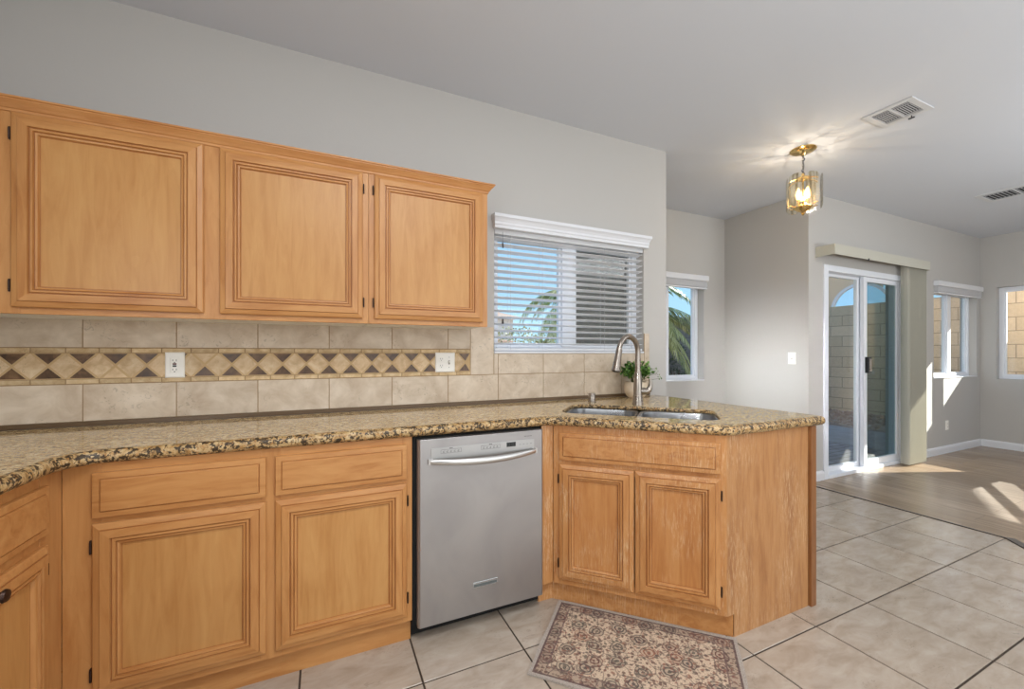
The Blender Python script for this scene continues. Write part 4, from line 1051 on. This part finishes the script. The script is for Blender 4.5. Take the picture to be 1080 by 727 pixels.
# neighbour's house with a half-round window beyond the block wall
stucco = wall_paint('peach_stucco', (224, 196, 164), .3)
r = thing('neighbour_house', (13.4, 8, 0), 'peach stucco house with a half-round window rising over the garden wall', 'building')
mb = MB(); mb.box((13, 5.95, -.1), (13.9, 9.6, 7.0)); mb.build('wall', stucco, r)  # upper storey is unseen, added to keep sun off the sliding door
mb = MB(); mb.box((12.9, 5.85, 7.0), (14.0, 9.7, 7.1)); mb.rings([[(12.9, 5.85, 7.1), (14.0, 5.85, 7.1), (14.0, 9.7, 7.1), (12.9, 9.7, 7.1)], [(13.4, 6.4, 7.4), (13.5, 6.4, 7.4), (13.5, 9.2, 7.4), (13.4, 9.2, 7.4)]]); mb.build('roof', noise_mat('roof_tile', (126, 92, 70), (150, 112, 88), 14), r)
def arch(cx_y, cz, R0, R1, x, th, mat, name, par, full=False):
    mb = MB(); n_ = 24; ring0 = []
    P0 = [(cx_y+R1*math.cos(PI*k/n_), cz+R1*math.sin(PI*k/n_)) for k in range(n_+1)]; P1 = [(cx_y+R0*math.cos(PI*k/n_), cz+R0*math.sin(PI*k/n_)) for k in range(n_+1)]
    if full: mb.rings([[(x, y, z) for y, z in P0], [(x-th, y, z) for y, z in P0]])
    else: mb.rings([[(x, *P0[k]), (x-th, *P0[k]), (x-th, *P1[k]), (x, *P1[k])] for k in range(n_+1)])
    return mb.build(name, mat, par)
AY = 6.10+.02
w_ = arch(6.62-.58, 2.42, 0, .62, 12.999, .02, plain('mirror_pane', (225, 238, 250), .03, 1.0), 'window', r, True)
arch(6.62-.58, 2.42, .62, .69, 12.999, .06, white, 'window_frame', w_)

# far white house seen at the left of the kitchen window
r = thing('far_house', (11, 24, 0), 'distant white house with a low tiled roof left of the palm in the kitchen window', 'building')
mb = MB(); mb.box((2.5, 23, -.1), (10.6, 30, 3.40)); mb.build('wall', plain('white_stucco', (240, 234, 226), .8), r)
mb = MB(); mb.rings([[(2.0, 22.5, 3.40), (11.1, 22.5, 3.40), (11.1, 30.5, 3.40), (2.0, 30.5, 3.40)], [(5.0, 26, 4.45), (8.6, 26, 4.45), (8.6, 27, 4.45), (5.0, 27, 4.45)]]); mb.build('roof', noise_mat('pinkish_roof_tile', (196, 158, 132), (214, 178, 152), 8), r)
for k, (xa, xb, ya, zt2) in enumerate(((1.5, 7.6, 17, 2.20),)):
    r2 = thing('low_house', ((xa+xb)/2, ya, 0), 'low tan roofed building in front of the distant white house', 'building')
    mb = MB(); mb.box((xa, ya, -.1), (xb, ya+4, 1.75)); mb.build('wall', plain('tan_stucco', (206, 178, 150), .8), r2)
    mb = MB(); mb.rings([[(xa-.3, ya-.4, 1.75), (xb+.3, ya-.4, 1.75), (xb+.3, ya+4.4, 1.75), (xa-.3, ya+4.4, 1.75)], [(xa+1.5, ya+2, zt2), (xb-1.5, ya+2, zt2), (xb-1.5, ya+2.1, zt2), (xa+1.5, ya+2.1, zt2)]]); mb.build('roof', noise_mat('terracotta_roof', (176, 122, 96), (200, 150, 120), 8), r2)

# palm tree
palm_m = leafmat('palm_leaf', (132, 142, 66), (196, 196, 112), (240, 238, 180)); pb = Vector((4.40, 5.70, -.06))
r = thing('palm_tree', pb, 'green palm tree with drooping fronds outside the kitchen and nook windows', 'tree')
mb = MB(); mb.tube([pb, pb+Vector((.02, 0, .7)), pb+Vector((0, .02, 1.85))], [.16, .13, .15], 14); mb.build('trunk', noise_mat('palm_trunk', (96, 78, 58), (132, 110, 84), 18), r, smooth=True)
crown_c = pb+Vector((0, .02, 1.88))
rnd = random.Random(11)
for k in range(46):
    a_ = 2*PI*k/46+rnd.uniform(-.1, .1); el = rnd.choice([.15, .5, .85, 1.15])+rnd.uniform(-.12, .12); L = rnd.uniform(1.55, 2.05)
    hd_ = Vector((math.cos(a_), math.sin(a_), 0)); pts = []; p = Vector(crown_c); n_ = 22; ang = el
    for j in range(n_+1):
        pts.append(Vector(p)); p = p + (hd_*math.cos(ang)+Vector((0, 0, math.sin(ang))))*(L/n_); ang -= (.072+.045*(el > .7))
    if max(pt_.y for pt_ in pts) > 6.5 and False: continue
    if min(pt_.y for pt_ in pts) < 3.55:
        pts = [Vector((pt_.x, max(pt_.y, 3.5+.02*ix), pt_.z)) for ix, pt_ in enumerate(pts)]
    mb = MB(); mb.tube(pts, [.012*(1-.8*j/n_) for j in range(n_+1)], 5)
    for j in range(2, n_+1):
        for s_ in (-1, 1):
            for h_ in (0, .5):
                t = (pts[j]-pts[j-1]).normalized(); sd = t.cross(Vector((0, 0, 1))).normalized()*s_
                ll = .34*math.sin(PI*min(1, (j+h_)/n_*.85+.12))+.05
                d = (sd*.9+t*.75+Vector((0, 0, -.25+rnd.uniform(-.15, .15)))).normalized(); p = pts[j-1].lerp(pts[j], h_)
                w2 = .017; up_ = t*w2; mid_ = p+d*ll*.5+Vector((0, 0, -.01)); tip = p+d*ll+Vector((0, 0, -.07*ll/.3))
                if tip.y < 3.46: continue
                mb.quad([p-up_*.6, mid_-up_, tip, mid_+up_, p+up_*.6])
    mb.build('frond', palm_m, r)
# leafy shrub below the palm and at the wall
def shrub(c, rx, rz, n_, label, mat, name='shrub', lf=.07):
    mb = MB(); c = Vector(c)
    for k in range(n_):
        d = Vector((rnd.gauss(0, 1), rnd.gauss(0, 1), rnd.gauss(0, 1))).normalized(); q_ = rnd.uniform(.55, 1)**.5
        p = c+Vector((d.x*rx*q_, d.y*rx*q_, d.z*rz*q_))
        leaf(mb, p, Vector((rnd.gauss(0, 1), rnd.gauss(0, 1), rnd.gauss(.3, 1))), lf, lf*.3, Vector((rnd.gauss(0, .5), rnd.gauss(0, .5), 1)))
    st_ = MB(); 
    r_ = thing(name, (c.x, c.y, -.06), label, 'shrub'); mb.build('foliage', mat, r_)
    for k in range(5): st_.tube([Vector((c.x, c.y, -.06)), c+Vector((rnd.uniform(-.5, .5)*rx, rnd.uniform(-.5, .5)*rx, .1))], [.02, .008], 6)
    st_.build('stems', plain('shrub_stem', (90, 72, 54), .9), r_)
shrub((4.0, 8.6, .92), 1.15, .95, 2600, 'yellow-green bush low in the kitchen window beneath the palm fronds', leafmat('bush_leaf', (110, 116, 56), (176, 170, 90), (222, 214, 140)))
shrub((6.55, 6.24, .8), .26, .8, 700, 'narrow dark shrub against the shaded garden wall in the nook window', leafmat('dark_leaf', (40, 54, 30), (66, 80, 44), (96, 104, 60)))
# bare tree behind
bt = Vector((2.75, 9.0, -.06)); r = thing('bare_tree', bt, 'leafless pale-branched tree at the upper left of the kitchen window', 'tree')
bark = plain('pale_bark', (206, 196, 186), .9); mb = MB(); mb.tube([bt, bt+Vector((.05, 0, 1.4)), bt+Vector((.0, .05, 2.6))], [.09, .07, .05], 8); mb.build('trunk', bark, r)
mb = MB()
def br_(p, d, L, rad, dep):
    e_ = p+d*L; m_ = p+d*L*.5+Vector((rnd.uniform(-.05, .05), rnd.uniform(-.05, .05), 0))*L; mb.tube([p, m_, e_], [rad, rad*.85, rad*.65], 5)
    if dep:
        for _ in range(3): br_(e_.lerp(p, rnd.uniform(0, .5)), (d+Vector((rnd.uniform(-.8, .8), rnd.uniform(-.8, .8), rnd.uniform(-.2, .5)))).normalized(), L*.68, rad*.6, dep-1)
for k in range(6): br_(bt+Vector((.0, .05, 2.0+.1*k)), Vector((rnd.uniform(-.8, .6), rnd.uniform(-.6, .6), .9)).normalized(), .85, .028, 4)
mb.build('branches', bark, r)
